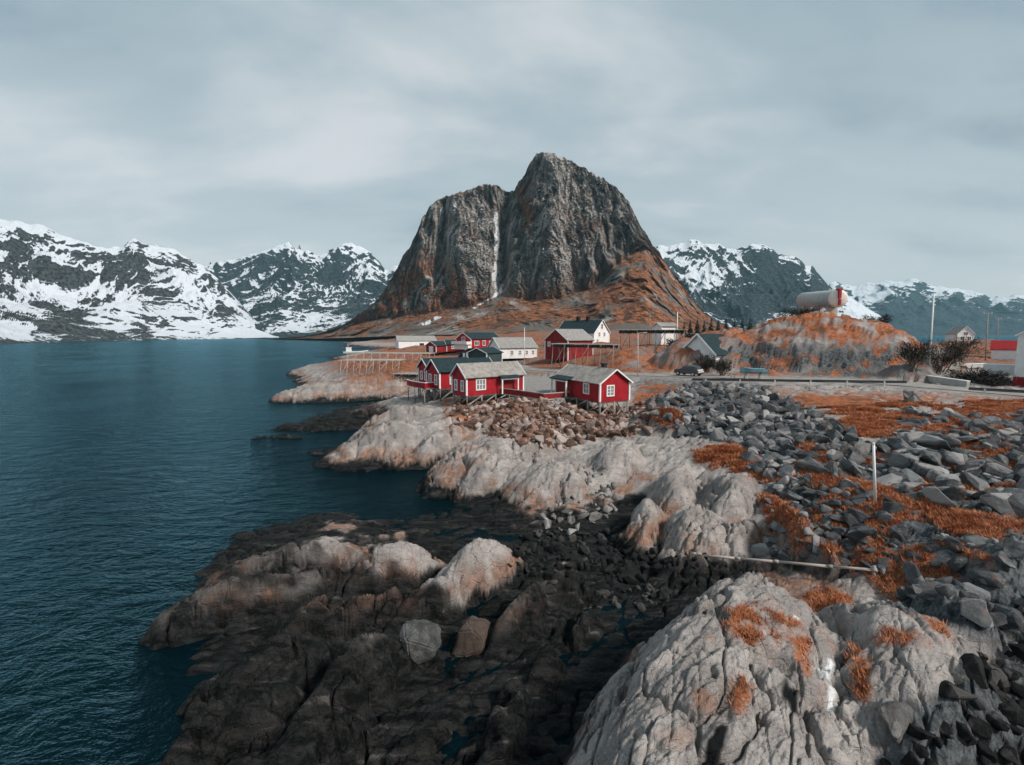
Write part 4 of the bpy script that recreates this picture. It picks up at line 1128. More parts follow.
    if porch:
        f_, u0, u1, dpt, ph = porch
        # an open entrance cut under the eave: dark recess wall, posts, lintel
        F = faces[f_]
        m = MB()
        m.box(F @ Vector(((u0 + u1) / 2, .05, ph / 2)), (u1 - u0, .06, ph), F.to_3x3()); p_ = m.build('porch', 'red_old', t)
        m = MB()
        for u in (u0, u1): m.box(F @ Vector((u, dpt, ph / 2)), (.16, .16, ph), F.to_3x3())
        m.box(F @ Vector(((u0 + u1) / 2, dpt, ph - .02)), (u1 - u0 + .3, .14, .16), F.to_3x3())
        m.build('porch_post', 'white_paint', p_)
        m = MB()
        a = F @ Vector((u0 - .25, -.1, ph + .42)); b = F @ Vector((u1 + .25, -.1, ph + .42)); c = F @ Vector((u1 + .25, dpt + .25, ph + .10)); d = F @ Vector((u0 - .25, dpt + .25, ph + .10))
        up = Vector((0, 0, .12))
        m.add([a, b, c, d, a + up, b + up, c + up, d + up], [(0, 1, 2, 3), (7, 6, 5, 4), (0, 4, 5, 1), (1, 5, 6, 2), (2, 6, 7, 3), (3, 7, 4, 0)])
        m.build('porch_roof', 'teal_roof', p_)
    return t
def ring(L, W, n):
    hx, hy = L / 2 - .1, W / 2 - .1
    return [(-hx + 2 * hx * i / n, -hy) for i in range(n)] + [(hx, -hy), (hx, 0), (hx, hy)] + [(hx - 2 * hx * i / n, hy) for i in range(1, n)] + [(-hx, hy), (-hx, 0), (-hx, -hy)]
# two slate roofed cabins on stilts at the edge of the rocks
house((9.73, 57.88, -63.7, 4.2, 9.45, 5.19, 2.2, 1.42), 'cabin', 'bright red stilt cabin with slate roof and black chimney, gable turned to the rock fill', 'cabin', group='red cabins on stilts',
      wins=[('x+', -.65, 1.25, .85, 1.05, 2, 3), ('y-', 2.1, 1.3, .95, 1.05, 2, 2)], stilts=ring(9.45, 4.2, 4), chimney=[(2.2, .35, .5, .75, 'soot')], porch=('y-', -4.3, -0.9, .9, 1.9))
house((-3.18, 62.93, 35.55, 3.71, 8.91, 5.07, 2.42, 1.52), 'cabin', 'bright red stilt cabin with slate roof, long side and white window above the rubble', 'cabin', group='red cabins on stilts',
      wins=[('y-', -2.35, 1.35, 1.25, 1.2, 3, 2), ('x-', -.85, 1.2, .55, 1.2, 1, 2), ('x-', .85, 1.2, .5, 1.2, 1, 2)], stilts=ring(8.91, 3.71, 4), porch=('y-', .45, 3.0, .8, 1.95))
house((-7.5, 69.3, 36, 4.0, 9.2, 5.25, 2.45, 1.5), 'cabin', 'dark roofed red cabin with long ridge, directly behind the slate roofed stilt cabin', 'cabin', roof='teal_roof', group='red cabins on stilts',
      wins=[('x-', -.9, 1.2, .6, 1.2, 1, 2), ('x-', .9, 1.2, .6, 1.2, 1, 2), ('y-', -2.6, 1.25, .7, 1.2, 1, 2)], stilts=ring(9.2, 4.0, 4))
house((-10.6, 74.6, 34, 3.8, 7.4, 5.25, 2.45, 1.3), 'cabin', 'small dark roofed red cabin behind the curved red balcony, farthest along the shore', 'cabin', roof='teal_roof', group='red cabins on stilts',
      wins=[('x-', -.8, 1.2, .6, 1.1, 1, 2), ('x-', .8, 1.2, .6, 1.1, 1, 2)], stilts=ring(7.4, 3.8, 3))
# balcony in front of the two dark roofed cabins
bx_, by_ = -12.9, 69.0
t = thing('balcony', (bx_, by_, 5.2), R(36), 'red timber balcony with pale curved rail on grey stilts before the dark roofed cabins', 'balcony')
m = MB(); m.box((.2, 0, -.05), (3.0, 6.6, .12)); m.build('deck', 'pale_wood', t)
arc = [(-1.3 - .5 * math.cos(a), 3.2 * math.sin(a) / 1.0, 0) for a in np.linspace(-1.3, 1.3, 9)]
m = MB(); mt_ = MB()
for a, b in zip(arc, arc[1:]):
    m.beam((a[0], a[1], .42), (b[0], b[1], .42), .06, .72); mt_.beam((a[0], a[1], .84), (b[0], b[1], .84), .14, .1)
m.beam((arc[0][0], arc[0][1], .42), (1.4, arc[0][1] - .1, .42), .06, .72); mt_.beam((arc[0][0], arc[0][1], .84), (1.4, arc[0][1] - .1, .84), .14, .1)
m.build('balustrade', 'red_boards', t); mt_.build('handrail', 'white_paint', t)
for (x, y) in [(-1.4, -2.8), (-1.6, 0), (-1.4, 2.8), (0.2, -3), (0.4, 0), (.4, 3)]:
    c_, s_ = math.cos(R(36)), math.sin(R(36)); g = ground(bx_ + x * c_ - y * s_, by_ + x * s_ + y * c_) - 5.2
    if g < -.1: MB().tube((x, y, g - .3), (x, y, -.1), .10, .09, 8).build('stilt', 'grey_wood', t, True)
MB().beam((-1.4, -2.8, -2.2), (.4, 0, -.2), .08, .14).build('brace', 'grey_wood', t)

# red plank parapet round the quay between the two cabins
pts = [back(497, 392.5, 5.1), back(520, 395.5, 5.1), back(544, 399, 5.1), back(569, 397, 5.1)]
t = thing('parapet', (*pts[0], 5.1), 0, 'low red plank parapet with pale rails linking the two slate roofed cabins', 'fence')
m = MB(); mt_ = MB(); ml = MB()
for a, b in zip(pts, pts[1:]):
    A_ = Vector((a[0] - pts[0][0], a[1] - pts[0][1], 0)); B_ = Vector((b[0] - pts[0][0], b[1] - pts[0][1], 0)); Z = Vector((0, 0, 1))
    m.beam(A_ + Z * .28, B_ + Z * .28, .06, .62); mt_.beam(A_ + Z * .64, B_ + Z * .64, .16, .1); ml.beam(A_ - Z * .1, B_ - Z * .1, .2, .14)
m.build('planks', 'red_old', t); mt_.build('handrail', 'pale_wood', t); ml.build('sill', 'pale_wood', t)

# village behind
lh = house((0.08, 113.96, 26.65, 6.6, 9.69, 7.06, 2.52, 2.27), 'longhouse', 'long white timber house with grey roof and a row of four small windows', 'house', wall='white_boards', roof='grey_roof', trim='white_paint',
      wins=[('y-', u, 1.35, .55, .9, 2, 2) for u in (-1.7, .4, 2.2, 3.9)], gw=True)
barn = house((12.42, 102.76, 39, 6.85, 7.7, 7.23, 4.29, 2.24), 'barn', 'tall dark red barn with pale grey roof beside the drying rack', 'barn', wall='red_old', roof='grey_roof',
      doors=[('x-', .6, 2.6, 3.0, 'red_old')], wins=[('x-', -2.2, 3.4, .6, .8, 2, 2)])
wh = house((21.2, 141.9, -42.95, 8.24, 13.36, 9.0, 4.1, 3.6), 'white_house', 'white house with steep black roof rising behind the red barn', 'house', wall='white_boards', roof='teal_roof',
      wins=[('x+', 0, 5.9, .8, 1.3, 1, 2), ('x+', -1.3, 3.6, .8, 1.1, 2, 2), ('x+', 1.4, 3.6, .8, 1.1, 2, 2), ('x+', -2.2, 1.6, .8, 1.1, 2, 2)], chimney=[(-1.6, 0, .9, 1.1, 'soot'), (1.9, 0, .9, 1.1, 'soot')], gw=True)
gr_ = house((34.97, 80.31, 27.58, 7.13, 9.33, 7.04, 2.62, 3.1), 'green_roof_house', 'house with dark green roof and white gable edge tucked against the rocky hill', 'house', wall='white_boards', roof='teal_roof', oh=.35, trim_w=.3)
fh = house((-10.9, 155.14, 42.67, 7.81, 12.52, 7.97, 3.2, 1.9), 'red_house', 'red house with dark roof and white balcony band at the mountain foot', 'house', wall='red_boards', roof='teal_roof',
      wins=[('x-', 0, 3.2, 1.6, 1.0, 3, 1), ('y-', -4, 1.8, 1.6, 1.2, 3, 1), ('y-', -1, 1.8, 1.0, 1.4, 2, 1), ('y-', 2, 1.8, 1.6, 1.2, 3, 1)], gw=True)
m = MB(); m.box((-7.3, -.2, 1.9), (2.0, 8.2, .9)); m.build('balcony', 'white_boards', fh)
m = MB(); m.box((-6.9, -.4, .6), (1.1, 7.0, 1.5)); m.build('annex', 'white_boards', fh)
gh = house((-24.08, 159.47, 52.17, 4.91, 9.0, 6.69, 2.17, 1.3), 'red_shed', 'small red shed with white garage door at the village edge', 'shed', wall='red_old', roof='teal_roof', doors=[('x-', .1, 2.0, 1.9, 'white_paint')])
house((-18.8, 162.0, 20, 5.2, 8.5, 6.8, 2.4, 1.3), 'red_cottage', 'low red cottage with dark roof between the red shed and the red house', 'house', wall='red_old', roof='teal_roof', wins=[('y-', -2, 1.4, 1.0, .8, 2, 1)], doors=[('y-', 2.6, 1.2, 1.9, 'white_paint')])
eh = house((-5.9, 103.5, 56, 5.0, 5.6, 6.2, 2.55, 1.0), 'dark_house', 'small black green house with white edged gable in front of the white longhouse', 'house', wall='dark_boards', roof='teal_roof')
# its lean-to wing with dormer
m = MB()
m.add([(-2.6, 5.6, 1.7), (2.6, 5.6, 1.7), (2.6, 1.9, 3.5), (-2.6, 2.6, 3.5), (-2.6, 5.6, 0), (2.6, 5.6, 0), (2.6, 1.9, 0), (-2.6, 2.6, 0)], [(0, 1, 2, 3), (4, 7, 6, 5), (0, 4, 5, 1), (0, 3, 7, 4), (1, 5, 6, 2)])
wg = m.build('wing', 'teal_roof', eh)
m = MB(); m.box((-2.75, 3.1, 2.0), (.5, 2.0, 1.6)); dm = m.build('dormer', 'dark_boards', wg)
for y in (2.65, 3.55):
    m = MB(); m.box((-3.02, y, 2.0), (.06, .55, .9)); m.build('window', 'white_paint', dm)
bh = house((-48.0, 235.0, 25, 8.5, 18.5, 5.6, 3.6, 2.4), 'boathouse', 'long pale boathouse with grey roof on the far shore below the mountain', 'boathouse', wall='white_boards', roof='grey_roof', wins=[('x-', 0, 2.0, 1.2, 1.2, 2, 2)], doors=[('y-', 2, 2.2, 2.4, 'black_metal')])
# right edge: white building on a red base, red roofed shed, balcony
p = back(1012.4, 387, 6.3)
rp = R(43)
rb = house((p[0] + 4.5 * math.cos(rp) + 3.5 * math.sin(rp), p[1] + 4.5 * math.sin(rp) - 3.5 * math.cos(rp), 43, 7.0, 9.0, 6.3, 6.5, 2.4), 'white_building', 'tall white boarded building with red base at the photo edge', 'building', wall='white_boards', roof='grey_roof', corner=False)
m = MB(); m.box((0, 0, .62), (9.06, 7.06, 1.35)); m.build('base', 'red_boards', rb)
p = back(983, 374, 7.6)
t = thing('raised_terrace', (p[0], p[1], 6.3), R(-47), 'pale boarded terrace on posts jutting left from the tall white building', 'terrace')
m = MB(); m.box((1.65, 1.2, 1.95), (3.4, 2.6, 1.3)); m.build('boarding', 'white_boards', t)
for (x, y) in ((.15, .2), (1.7, .2), (.15, 2.2)): MB().box((x, y, .55), (.16, .16, 1.5)).build('post', 'grey_wood', t)
p = back(990, 353.5, 8.6)
house((p[0] + 3.2 * .68 + 2.6 * .73, p[1] - 3.2 * .73 + 2.6 * .68, -47, 5.2, 6.0, 6.4, 3.2, 1.7), 'red_roof_shed', 'white shed with bright red roof behind the pale terrace', 'shed', wall='white_boards', roof='red_roof', trim=None)
house((171.5, 181, 75, 5.0, 7.0, 9.5, 3.3, 2.6), 'hillside_house', 'small white house alone on the dark far slope right of the flagpole', 'house', wall='white_boards', roof='grey_roof',
      wins=[('x-', 0, 3.3, 1.2, 1.0, 2, 1), ('x-', -1, 1.5, 1.1, 1.2, 2, 1), ('x-', 1.2, 1.5, 1.0, 1.2, 2, 1)], gw=True)

# ------------------------------------------------------------------ tank on the hill
ta = at_dist(804, 300, 96); tb = at_dist(838, 298.5, 80)
t = thing('storage_tank', (ta + tb) / 2, 0, 'long grey steel storage tank with white end on the orange hilltop', 'tank')
a = ta - (ta + tb) / 2; b = tb - (ta + tb) / 2
M = Matrix.Translation(a) @ (b - a).to_track_quat('Z', 'Y').to_matrix().to_4x4()
Lt = (b - a).length; r_ = 1.48
MB().lathe([(.3, -.55), (.75, -.42), (1.1, -.2), (r_, .1), (r_, Lt)], M, 28).build('shell', 'tank_paint', t, True)
MB().lathe([(r_ + .02, Lt), (r_ - .06, Lt + .22), (r_ - .45, Lt + .4), (.1, Lt + .46)], M, 28).build('end_cap', 'tank_end', t, True)
m = MB(); c0 = M @ Vector((0, 0, Lt + .42))
dirn = (b - a).normalized()
m.box(c0 + Vector((0, 0, .75)) + dirn * .12, (.42, .42, 1.5)); m.box(c0 + Vector((0, 0, 1.5)) - dirn * .1, (.8, .5, .28)); m.box(c0 + Vector((.1, 0, -.6)) + dirn * .12, (.3, .4, 1.0))
m.build('valve_box', 'red_metal', t)
for k in (.12, .5, .86):
    p = a.lerp(b, k); g = ground(t.location.x + p.x, t.location.y + p.y) - t.location.z
    m = MB(); m.box((p.x, p.y, (g - .3 + p.z - .6) / 2), (1.7, .5, p.z - .6 - g + .3)); m.build('saddle', 'concrete', t)

# ------------------------------------------------------------------ poles
def pole(px_, pyb, pyt, y, r, mat, name, label, cat, group=None, arm=None, lean=None):
    b = at_dist(px_, pyb, y); tpx = px_ if lean is None else lean
    tp = at_dist(tpx, pyt, y)
    g = ground(b.x, b.y); z0 = min(g, b.z) if abs(g - b.z) < 4 else b.z
    t = thing(name, (b.x, b.y, z0), 0, label, cat, group)
    d = Vector((tp.x - b.x, 0, tp.z - z0))
    MB().tube((0, 0, -.4), d, r, r * .75, 8).build('shaft', mat, t, True)
    if arm == 'cross':
        m = MB(); m.beam(d + Vector((-.9, 0, -.3)), d + Vector((.9, 0, -.3)), .12, .12); cr = m.build('crossarm', 'grey_wood', t)
        for x in (-.8, 0, .8): MB().tube(d + Vector((x, 0, -.26)), d + Vector((x, 0, 0)), .05, .04, 6).build('insulator', 'white_paint', cr, True)
    elif arm == 'ball':
        MB().lathe([(.02, -.08), (.09, 0), (.02, .1)], Matrix.Translation(d + Vector((0, 0, .05))), 10).build('finial', 'white_paint', t, True)
        MB().box(Vector((0, 0, .12)), (.4, .4, .3)).build('footing', 'concrete', t)
    elif arm == 'lamp':
        m = MB(); m.beam(d, d + Vector((.9, -.3, .08)), .07, .07); a_ = m.build('arm', mat, t)
        MB().box(d + Vector((1.0, -.33, .07)), (.5, .22, .12)).build('lamp_head', 'galvanised', a_)
    return t, Vector((b.x, b.y, z0)) + d
pole(929.5, 366, 294, 70, .11, 'white_paint', 'flagpole', 'tall white flagpole rising from the bushes right of the orange hill', 'flagpole', arm='ball', lean=934)
pole(638, 375, 333, 72, .07, 'galvanised', 'lamp_post', 'slender pale lamp post beside the road right of the chimney cabin', 'lamp post', arm='lamp')
pole(524.5, 347, 328, 108, .07, 'white_paint', 'flagpole', 'thin white flagpole in front of the white longhouse', 'flagpole', arm='ball')
_, u1_ = pole(986, 356, 312, 95, .12, 'grey_wood', 'utility_pole', 'grey utility pole with crossarm left of the red roofed shed', 'utility pole', 'utility poles', 'cross', 988)
_, u2_ = pole(997.5, 340, 318, 130, .10, 'grey_wood', 'utility_pole', 'fainter utility pole rising behind the red shed roof', 'utility pole', 'utility poles', 'cross', 998.5)
_, u3_ = pole(650, 330, 312, 118, .10, 'grey_wood', 'utility_pole', 'grey utility pole above the long drying rack', 'utility pole', 'utility poles', 'cross')
_, u4_ = pole(677.5, 332, 312, 112, .13, 'white_paint', 'utility_pole', 'white utility pole beside the small white shed above the drying rack', 'utility pole', 'utility poles', 'cross')
def wire(a, b, sag, label):
    me = MB(); n = 14; P = []
    for i in range(n + 1):
        q_ = a.lerp(b, i / n) - a; q_.z -= sag * 4 * (i / n) * (1 - i / n); P.append(q_)
    for p, q_ in zip(P, P[1:]): me.tube(p, q_, .018, None, 5, False)
    o = me.build('power_line', 'black_metal'); o.location = a
    return tag(o, label, 'cable')
wire(u1_ + Vector((-.8, 0, -.02)), u2_ + Vector((-.8, 0, -.02)), .4, 'thin cable strung between the two utility poles at the red roofed shed')
wire(u3_ + Vector((.8, 0, -.02)), u4_ + Vector((-.8, 0, -.02)), .3, 'thin cable between the grey and the white pole above the drying rack')
wire(u1_ + Vector((.8, 0, -.02)), u1_ + Vector((38, -14, 1)), .9, 'thin cable running from the utility pole towards the tall white building')
# white survey post on the boulders
pb = at_dist(876, 498, 25.5); pt_ = at_dist(873.5, 444, 25.5)
t = thing('marker_post', (pb.x, pb.y, pb.z), 0, 'white post standing alone among orange grass on the boulder slope', 'post')
MB().tube((0, 0, -.4), (pt_.x - pb.x, 0, pt_.z - pb.z), .075, .065, 10).build('shaft', 'white_paint', t, True)
MB().tube((pt_.x - pb.x, 0, pt_.z - pb.z), (pt_.x - pb.x, 0, pt_.z - pb.z + .08), .085, .05, 10).build('cap', 'white_paint', t, True)
# pale pipe across the channel, in jointed lengths
PP = [(690, 552.5), (703, 555.5), (738, 558.5), (776, 561.5), (830, 566.5), (874, 570)]
pd = [at_dist(a, b, y) for (a, b), y in zip(PP, (24.2, 23.9, 23.0, 22.2, 21.0, 20.2))]
t = thing('drain_pipe', pd[0], 0, 'long pale jointed pipe lying across the dark channel behind the cracked dome rock', 'pipe')
for i, (a, b) in enumerate(zip(pd, pd[1:])):
    if i == 0: b = a.lerp(b, .7)
    MB().tube(a - pd[0], b - pd[0], .065, None, 10).build('pipe_length', 'pale_wood', t, True)
    MB().tube((b - pd[0]) - (b - a).normalized() * .12, (b - pd[0]) + (b - a).normalized() * .12, .085, None, 10).build('joint', 'grey_wood', t, True)
MB().tube(Vector(pd[-1] - pd[0]) + Vector((0, 0, -.7)), Vector(pd[-1] - pd[0]) + Vector((0, 0, .2)), .07, None, 8).build('support', 'grey_wood', t, True)

# ------------------------------------------------------------------ fish drying racks
def drying_rack(p0, p1, wid, h, n, label, mat='grey_wood', top='pale_wood', fish=True, poles_n=9, zt=None):
    a = Vector((*p0, 0)); b = Vector((*p1, 0)); d = b - a; L = d.length; rz = math.atan2(d.y, d.x)
    g0 = ground((a.x + b.x) / 2, (a.y + b.y) / 2)
    t = thing('drying_rack', (a.x, a.y, g0), rz, label, 'drying rack', 'timber racks for drying fish')
    ztop = h if zt is None else zt - g0
    c_, s_ = math.cos(rz), math.sin(rz)
    for i in range(n):
        x = L * i / (n - 1)
        for s in (-1, 1):
            def G(xx, yy): return ground(a.x + xx * c_ - yy * s_, a.y + xx * s_ + yy * c_) - g0
            yb = s * wid * .5
            MB().tube((x, yb * 1.25, G(x, yb * 1.25) - .15), (x, yb * .75, ztop), .075, .06, 6).build('post', mat, t, True)
            if i < n - 1 and (i % 2 == 0):
                x2 = x + L / (n - 1)
                MB().tube((x, yb * 1.2, G(x, yb * 1.2) + .1), (x2, yb * .8, ztop - .2), .05, .05, 6).build('brace', mat, t, True)
    m = MB()
    for i in range(n):
        x = L * i / (n - 1); m.tube((x, -wid * .55, ztop), (x, wid * .55, ztop), .07, None, 6)
    m.build('crossbeam', mat, t)
    m = MB()
    for k in range(poles_n):
        y = -wid * .5 + wid * k / (poles_n - 1)
        m.tube((-.5, y, ztop + .12 + .05 * math.sin(k)), (L + .5, y + .1 * math.sin(3 * k), ztop + .12), .055, .045, 6)
    m.build('top_poles', top, t)
    if fish:
        rng = random.Random(int(L * 100)); m = MB()
        for k in range(int(L * wid * 22)):
            x = rng.uniform(0, L); y = rng.uniform(-wid * .5, wid * .5); l_ = rng.uniform(.4, .8); w_ = rng.uniform(.05, .11)
            M = Matrix.Rotation(rng.uniform(0, 3.1), 3, 'Z')
            m.add([Vector((x, y, ztop + .08)) + M @ Vector(q_) for q_ in ((-w_ * .4, 0, 0), (w_ * .4, 0, 0), (w_, .03, -l_ * .6), (0, .02, -l_), (-w_, -.03, -l_ * .6))], [(0, 1, 2, 3, 4)])
        o = m.build('hanging_fish', 'soot', t); o['kind'] = 'stuff'
    return t
p_a = at_dist(556, 345, 92); p_b = at_dist(616, 345, 86)
drying_rack((p_a.x, p_a.y), (p_b.x, p_b.y), 3.4, 2.8, 6, 'drying rack in front of the red barn', zt=10.8)
p_a = at_dist(620, 330, 98); p_b = at_dist(684, 330, 94)
drying_rack((p_a.x, p_a.y), (p_b.x, p_b.y), 4.0, 3.0, 8, 'long high drying rack on the orange grass right of the red barn', zt=13.5)
p_a = at_dist(345, 366, 112); p_b = at_dist(402, 366, 112)
drying_rack((p_a.x, p_a.y), (p_b.x, p_b.y), 6.0, 2.2, 10, 'long empty pale drying rack nearest the tip of the headland', 'pale_wood', 'pale_wood', False)
p_a = at_dist(352, 359, 124); p_b = at_dist(432, 359, 122)
drying_rack((p_a.x, p_a.y), (p_b.x, p_b.y), 6.0, 2.4, 11, 'empty pale drying rack behind the one nearest the headland tip', 'pale_wood', 'pale_wood', False)
p_a = at_dist(398, 370, 98); p_b = at_dist(436, 368, 96)
drying_rack((p_a.x, p_a.y), (p_b.x, p_b.y), 4.0, 2.0, 6, 'low half empty drying rack left of the dark roofed cabins', 'grey_wood', 'pale_wood', True)

# ------------------------------------------------------------------ boats, car, ladder, sheds
def hull(m, L, B, D, n=12):
    vs = []; fs = []
    for i in range(n + 1):
        s = i / n; x = (s - .5) * L
        w = B / 2 * (1 - abs(2 * s - .9) ** 3.2 * .95) if s > .45 else B / 2 * (1 - (1 - s / .45) ** 2 * .25)
        w = max(w, .03); sh_ = D * (1 + .35 * max(0, s - .4) ** 2 * 3)
        vs += [(x, -w, sh_), (x, -w * .8, sh_ * .45), (x, 0, .02 + .25 * D * max(0, s - .8) * 3), (x, w * .8, sh_ * .45), (x, w, sh_), (x, w * .86, sh_ * .85), (x, -w * .86, sh_ * .85)]
    k = 7
    for i in range(n):
        for j in range(k):
            fs.append((i * k + j, i * k + (j + 1) % k, (i + 1) * k + (j + 1) % k, (i + 1) * k + j))
    fs.append(tuple(range(k))); fs.append(tuple(n * k + j for j in range(k - 1, -1, -1)))
    return m.add(vs, fs)
p = at_dist(753, 371, 64); g = ground(p.x, p.y)
t = thing('rowing_boat', (p.x, p.y, g), R(172), 'pale blue boat propped on trestles under the rock face', 'boat')
m = MB(); hull(m, 3.4, 1.4, .7); o = m.build('hull', 'boat_blue', t); o.location = (0, 0, .8)
m = MB(); m.box((-.3, 0, 1.38), (.28, 1.1, .06)); m.box((.6, 0, 1.42), (.28, 1.0, .06)); m.build('thwart', 'white_paint', t)
for x in (-1.0, .9):
    m = MB(); m.beam((x, -.7, 0), (x, -.15, .85), .1, .1); m.beam((x, .7, 0), (x, .15, .85), .1, .1); m.beam((x, -.6, .8), (x, .6, .8), .1, .1); m.build('trestle', 'pale_wood', t)
p = at_dist(731, 371, 65); g = ground(p.x, p.y)
t = thing('ladder', (p.x, p.y, g), 0, 'wooden ladder leaning on the rock left of the pale blue boat', 'ladder')
for s in (0, .5): MB().beam((s, 0, 0), (s + .85, 1.2, 2.9), .08, .08).build('rail', 'pale_wood', t)
for k in range(1, 8):
    q_ = k / 8; MB().beam((.85 * q_, 1.2 * q_, 2.9 * q_), (.5 + .85 * q_, 1.2 * q_, 2.9 * q_), .04, .05).build('rung', 'pale_wood', t)
p = at_dist(356, 353, 296)
t = thing('fishing_boat', (p.x, p.y, -.4), R(15), 'white fishing boat moored behind the headland with the empty racks', 'boat')
m = MB(); hull(m, 15, 4.2, 1.9); m.build('hull', 'white_paint', t)
m = MB(); m.box((-4.2, 0, 3.1), (3.2, 2.8, 2.4)); m.box((-4.2, 0, 4.4), (3.6, 3.2, .2)); wc = m.build('wheelhouse', 'white_paint', t)
m = MB(); m.box((-2.58, 0, 3.5), (.06, 2.3, .8)); m.build('window', 'glass', wc)
MB().tube((-4.6, 0, 4.4), (-4.6, 0, 7.0), .09, .05, 6).build('mast', 'white_paint', t)
# car on the road
p = at_dist(689.5, 377, 70.5); g = p.z
cdir = math.atan2(ROAD[6][1] - ROAD[5][1], ROAD[6][0] - ROAD[5][0])
rdz = float(road_field(np.array([p.x]), np.array([p.y]))[1][0]) + .07
t = thing('parked_car', (p.x, p.y + 0.4, rdz), R(125), 'dark car with silver tailgate stopped on the road left of the guardrail', 'car')
m = MB()
prof = [(-2.0, .35), (-2.05, .8), (-1.85, 1.05), (-1.35, 1.48), (.35, 1.5), (1.05, 1.02), (1.95, .88), (2.05, .55), (2.0, .32)]
vs = []
for s in (-1, 1):
    for x, z in prof: vs.append((x, s * (.84 - max(0, z - .9) * .32), z))
k = len(prof)
m.add(vs, [tuple(range(k)), tuple(range(2 * k - 1, k - 1, -1))] + [(i, i + k, (i + 1) % k + k, (i + 1) % k) for i in range(k)])
m.build('body', 'car_paint', t, bevel=.04)
m = MB(); m.add([(-2.07, -.72, .62), (-2.07, .72, .62), (-1.90, .72, 1.03), (-1.90, -.72, 1.03), (-2.1, -.72, .62), (-2.1, .72, .62), (-1.93, .72, 1.03), (-1.93, -.72, 1.03)], [(0, 1, 2, 3), (7, 6, 5, 4), (0, 4, 5, 1), (1, 5, 6, 2), (2, 6, 7, 3), (3, 7, 4, 0)]); m.build('tailgate', 'car_silver', t)
m = MB(); m.add([(-1.87, -.6, 1.09), (-1.87, .6, 1.09), (-1.47, .55, 1.42), (-1.47, -.55, 1.42), (-1.9, -.6, 1.1), (-1.9, .6, 1.1), (-1.5, .55, 1.43), (-1.5, -.55, 1.43)], [(0, 1, 2, 3), (7, 6, 5, 4), (0, 4, 5, 1), (1, 5, 6, 2), (2, 6, 7, 3), (3, 7, 4, 0)]); m.build('rear_window', 'glass', t)
for s in (-1, 1):
    m = MB(); m.add([(-1.2, s * .815, 1.02), (.75, s * .815, 1.02), (.2, s * .70, 1.4), (-1.1, s * .70, 1.4), (-1.2, s * .845, 1.02), (.75, s * .845, 1.02), (.2, s * .73, 1.41), (-1.1, s * .73, 1.41)], [(0, 1, 2, 3), (7, 6, 5, 4), (0, 4, 5, 1), (1, 5, 6, 2), (2, 6, 7, 3), (3, 7, 4, 0)]); m.build('side_window', 'glass', t)
    m = MB(); m.box((-2.02, s * .74, .82), (.1, .14, .22)); m.build('tail_light', 'tail_red', t)
    for x in (-1.25, 1.3):
        w = MB().tube((x, s * .70, .32), (x, s * .88, .32), .32, None, 16).build('wheel', 'tyre', t, True)
        MB().tube((x, s * .87, .32), (x, s * .895, .32), .19, None, 12).build('rim', 'car_silver', w)
house((36.5, 113, 20, 3.2, 4.2, ground(36.5, 113), 14.6 - ground(36.5, 113), .8), 'small_shed', 'small white shed next to the white pole above the drying rack', 'shed', wall='white_boards', roof='grey_roof')

# ------------------------------------------------------------------ boulders
def boulder_mesh(seed, flat=0.7, angular=True, cuts=1):
    rg = random.Random(seed); bm = bmesh.new()
    for _ in range(13 if angular else 30):
        v_ = Vector((rg.gauss(0, 1), rg.gauss(0, 1), rg.gauss(0, 1))).normalized() * rg.uniform(.8, 1.05)
        mx = max(abs(v_.x), abs(v_.y), abs(v_.z))
        v_ = v_.lerp(v_ / mx * .8, .6)
        bm.verts.new((v_.x, v_.y * rg.uniform(.7, .8), v_.z * flat))
    r_ = bmesh.ops.convex_hull(bm, input=bm.verts)
    bmesh.ops.delete(bm, geom=[g for g in set(r_['geom_interior'] + r_['geom_unused']) if isinstance(g, bmesh.types.BMVert)], context='VERTS')
    bmesh.ops.dissolve_limit(bm, angle_limit=R(14), verts=bm.verts, edges=bm.edges)
    bmesh.ops.bevel(bm, geom=list(bm.edges), offset=.055, segments=1 if angular else 2, affect='EDGES')
    bmesh.ops.triangulate(bm, faces=bm.faces)
    if cuts:
        bmesh.ops.subdivide_edges(bm, edges=bm.edges, cuts=cuts, use_grid_fill=True)
    V_ = np.array([v_.co[:] for v_ in bm.verts])
    n = fbm3(V_[:, 0] * 1.5 + seed, V_[:, 1] * 1.5, V_[:, 2] * 1.5, 2) * .09 + ridged3(V_[:, 0] * 2.6 + seed, V_[:, 1] * 2.6, V_[:, 2] * 2.6, 3) * .035
    for v_, d_ in zip(bm.verts, n):
        v_.co *= 1 + float(d_)
    me = bpy.data.meshes.new('boulder'); bm.to_mesh(me); bm.free()
    return me
VAR = [boulder_mesh(100 + i, .72 + .3 * ((i * 37) % 10) / 10, True, 3) for i in range(14)]
VAR_LOW = [boulder_mesh(100 + i, .72 + .3 * ((i * 37) % 10) / 10, True, 1) for i in range(14)]
VAR += [boulder_mesh(301, .95, False, 2), boulder_mesh(305, .9, False, 2)]
VAR_NP = []
for me in VAR_LOW:
    me.calc_loop_triangles()
    co = np.empty(len(me.vertices) * 3, np.float32); me.vertices.foreach_get('co', co)
    tr = np.empty(len(me.loop_triangles) * 3, np.int32); me.loop_triangles.foreach_get('vertices', tr)
    VAR_NP.append((co.reshape(-1, 3), tr.reshape(-1, 3)))
VAR_MAT = {}
def variant(i, mat):
    if (i, mat) not in VAR_MAT:
        me = VAR[i].copy(); me.materials.clear(); me.materials.append(MATS[mat]); VAR_MAT[(i, mat)] = me
    return VAR_MAT[(i, mat)]
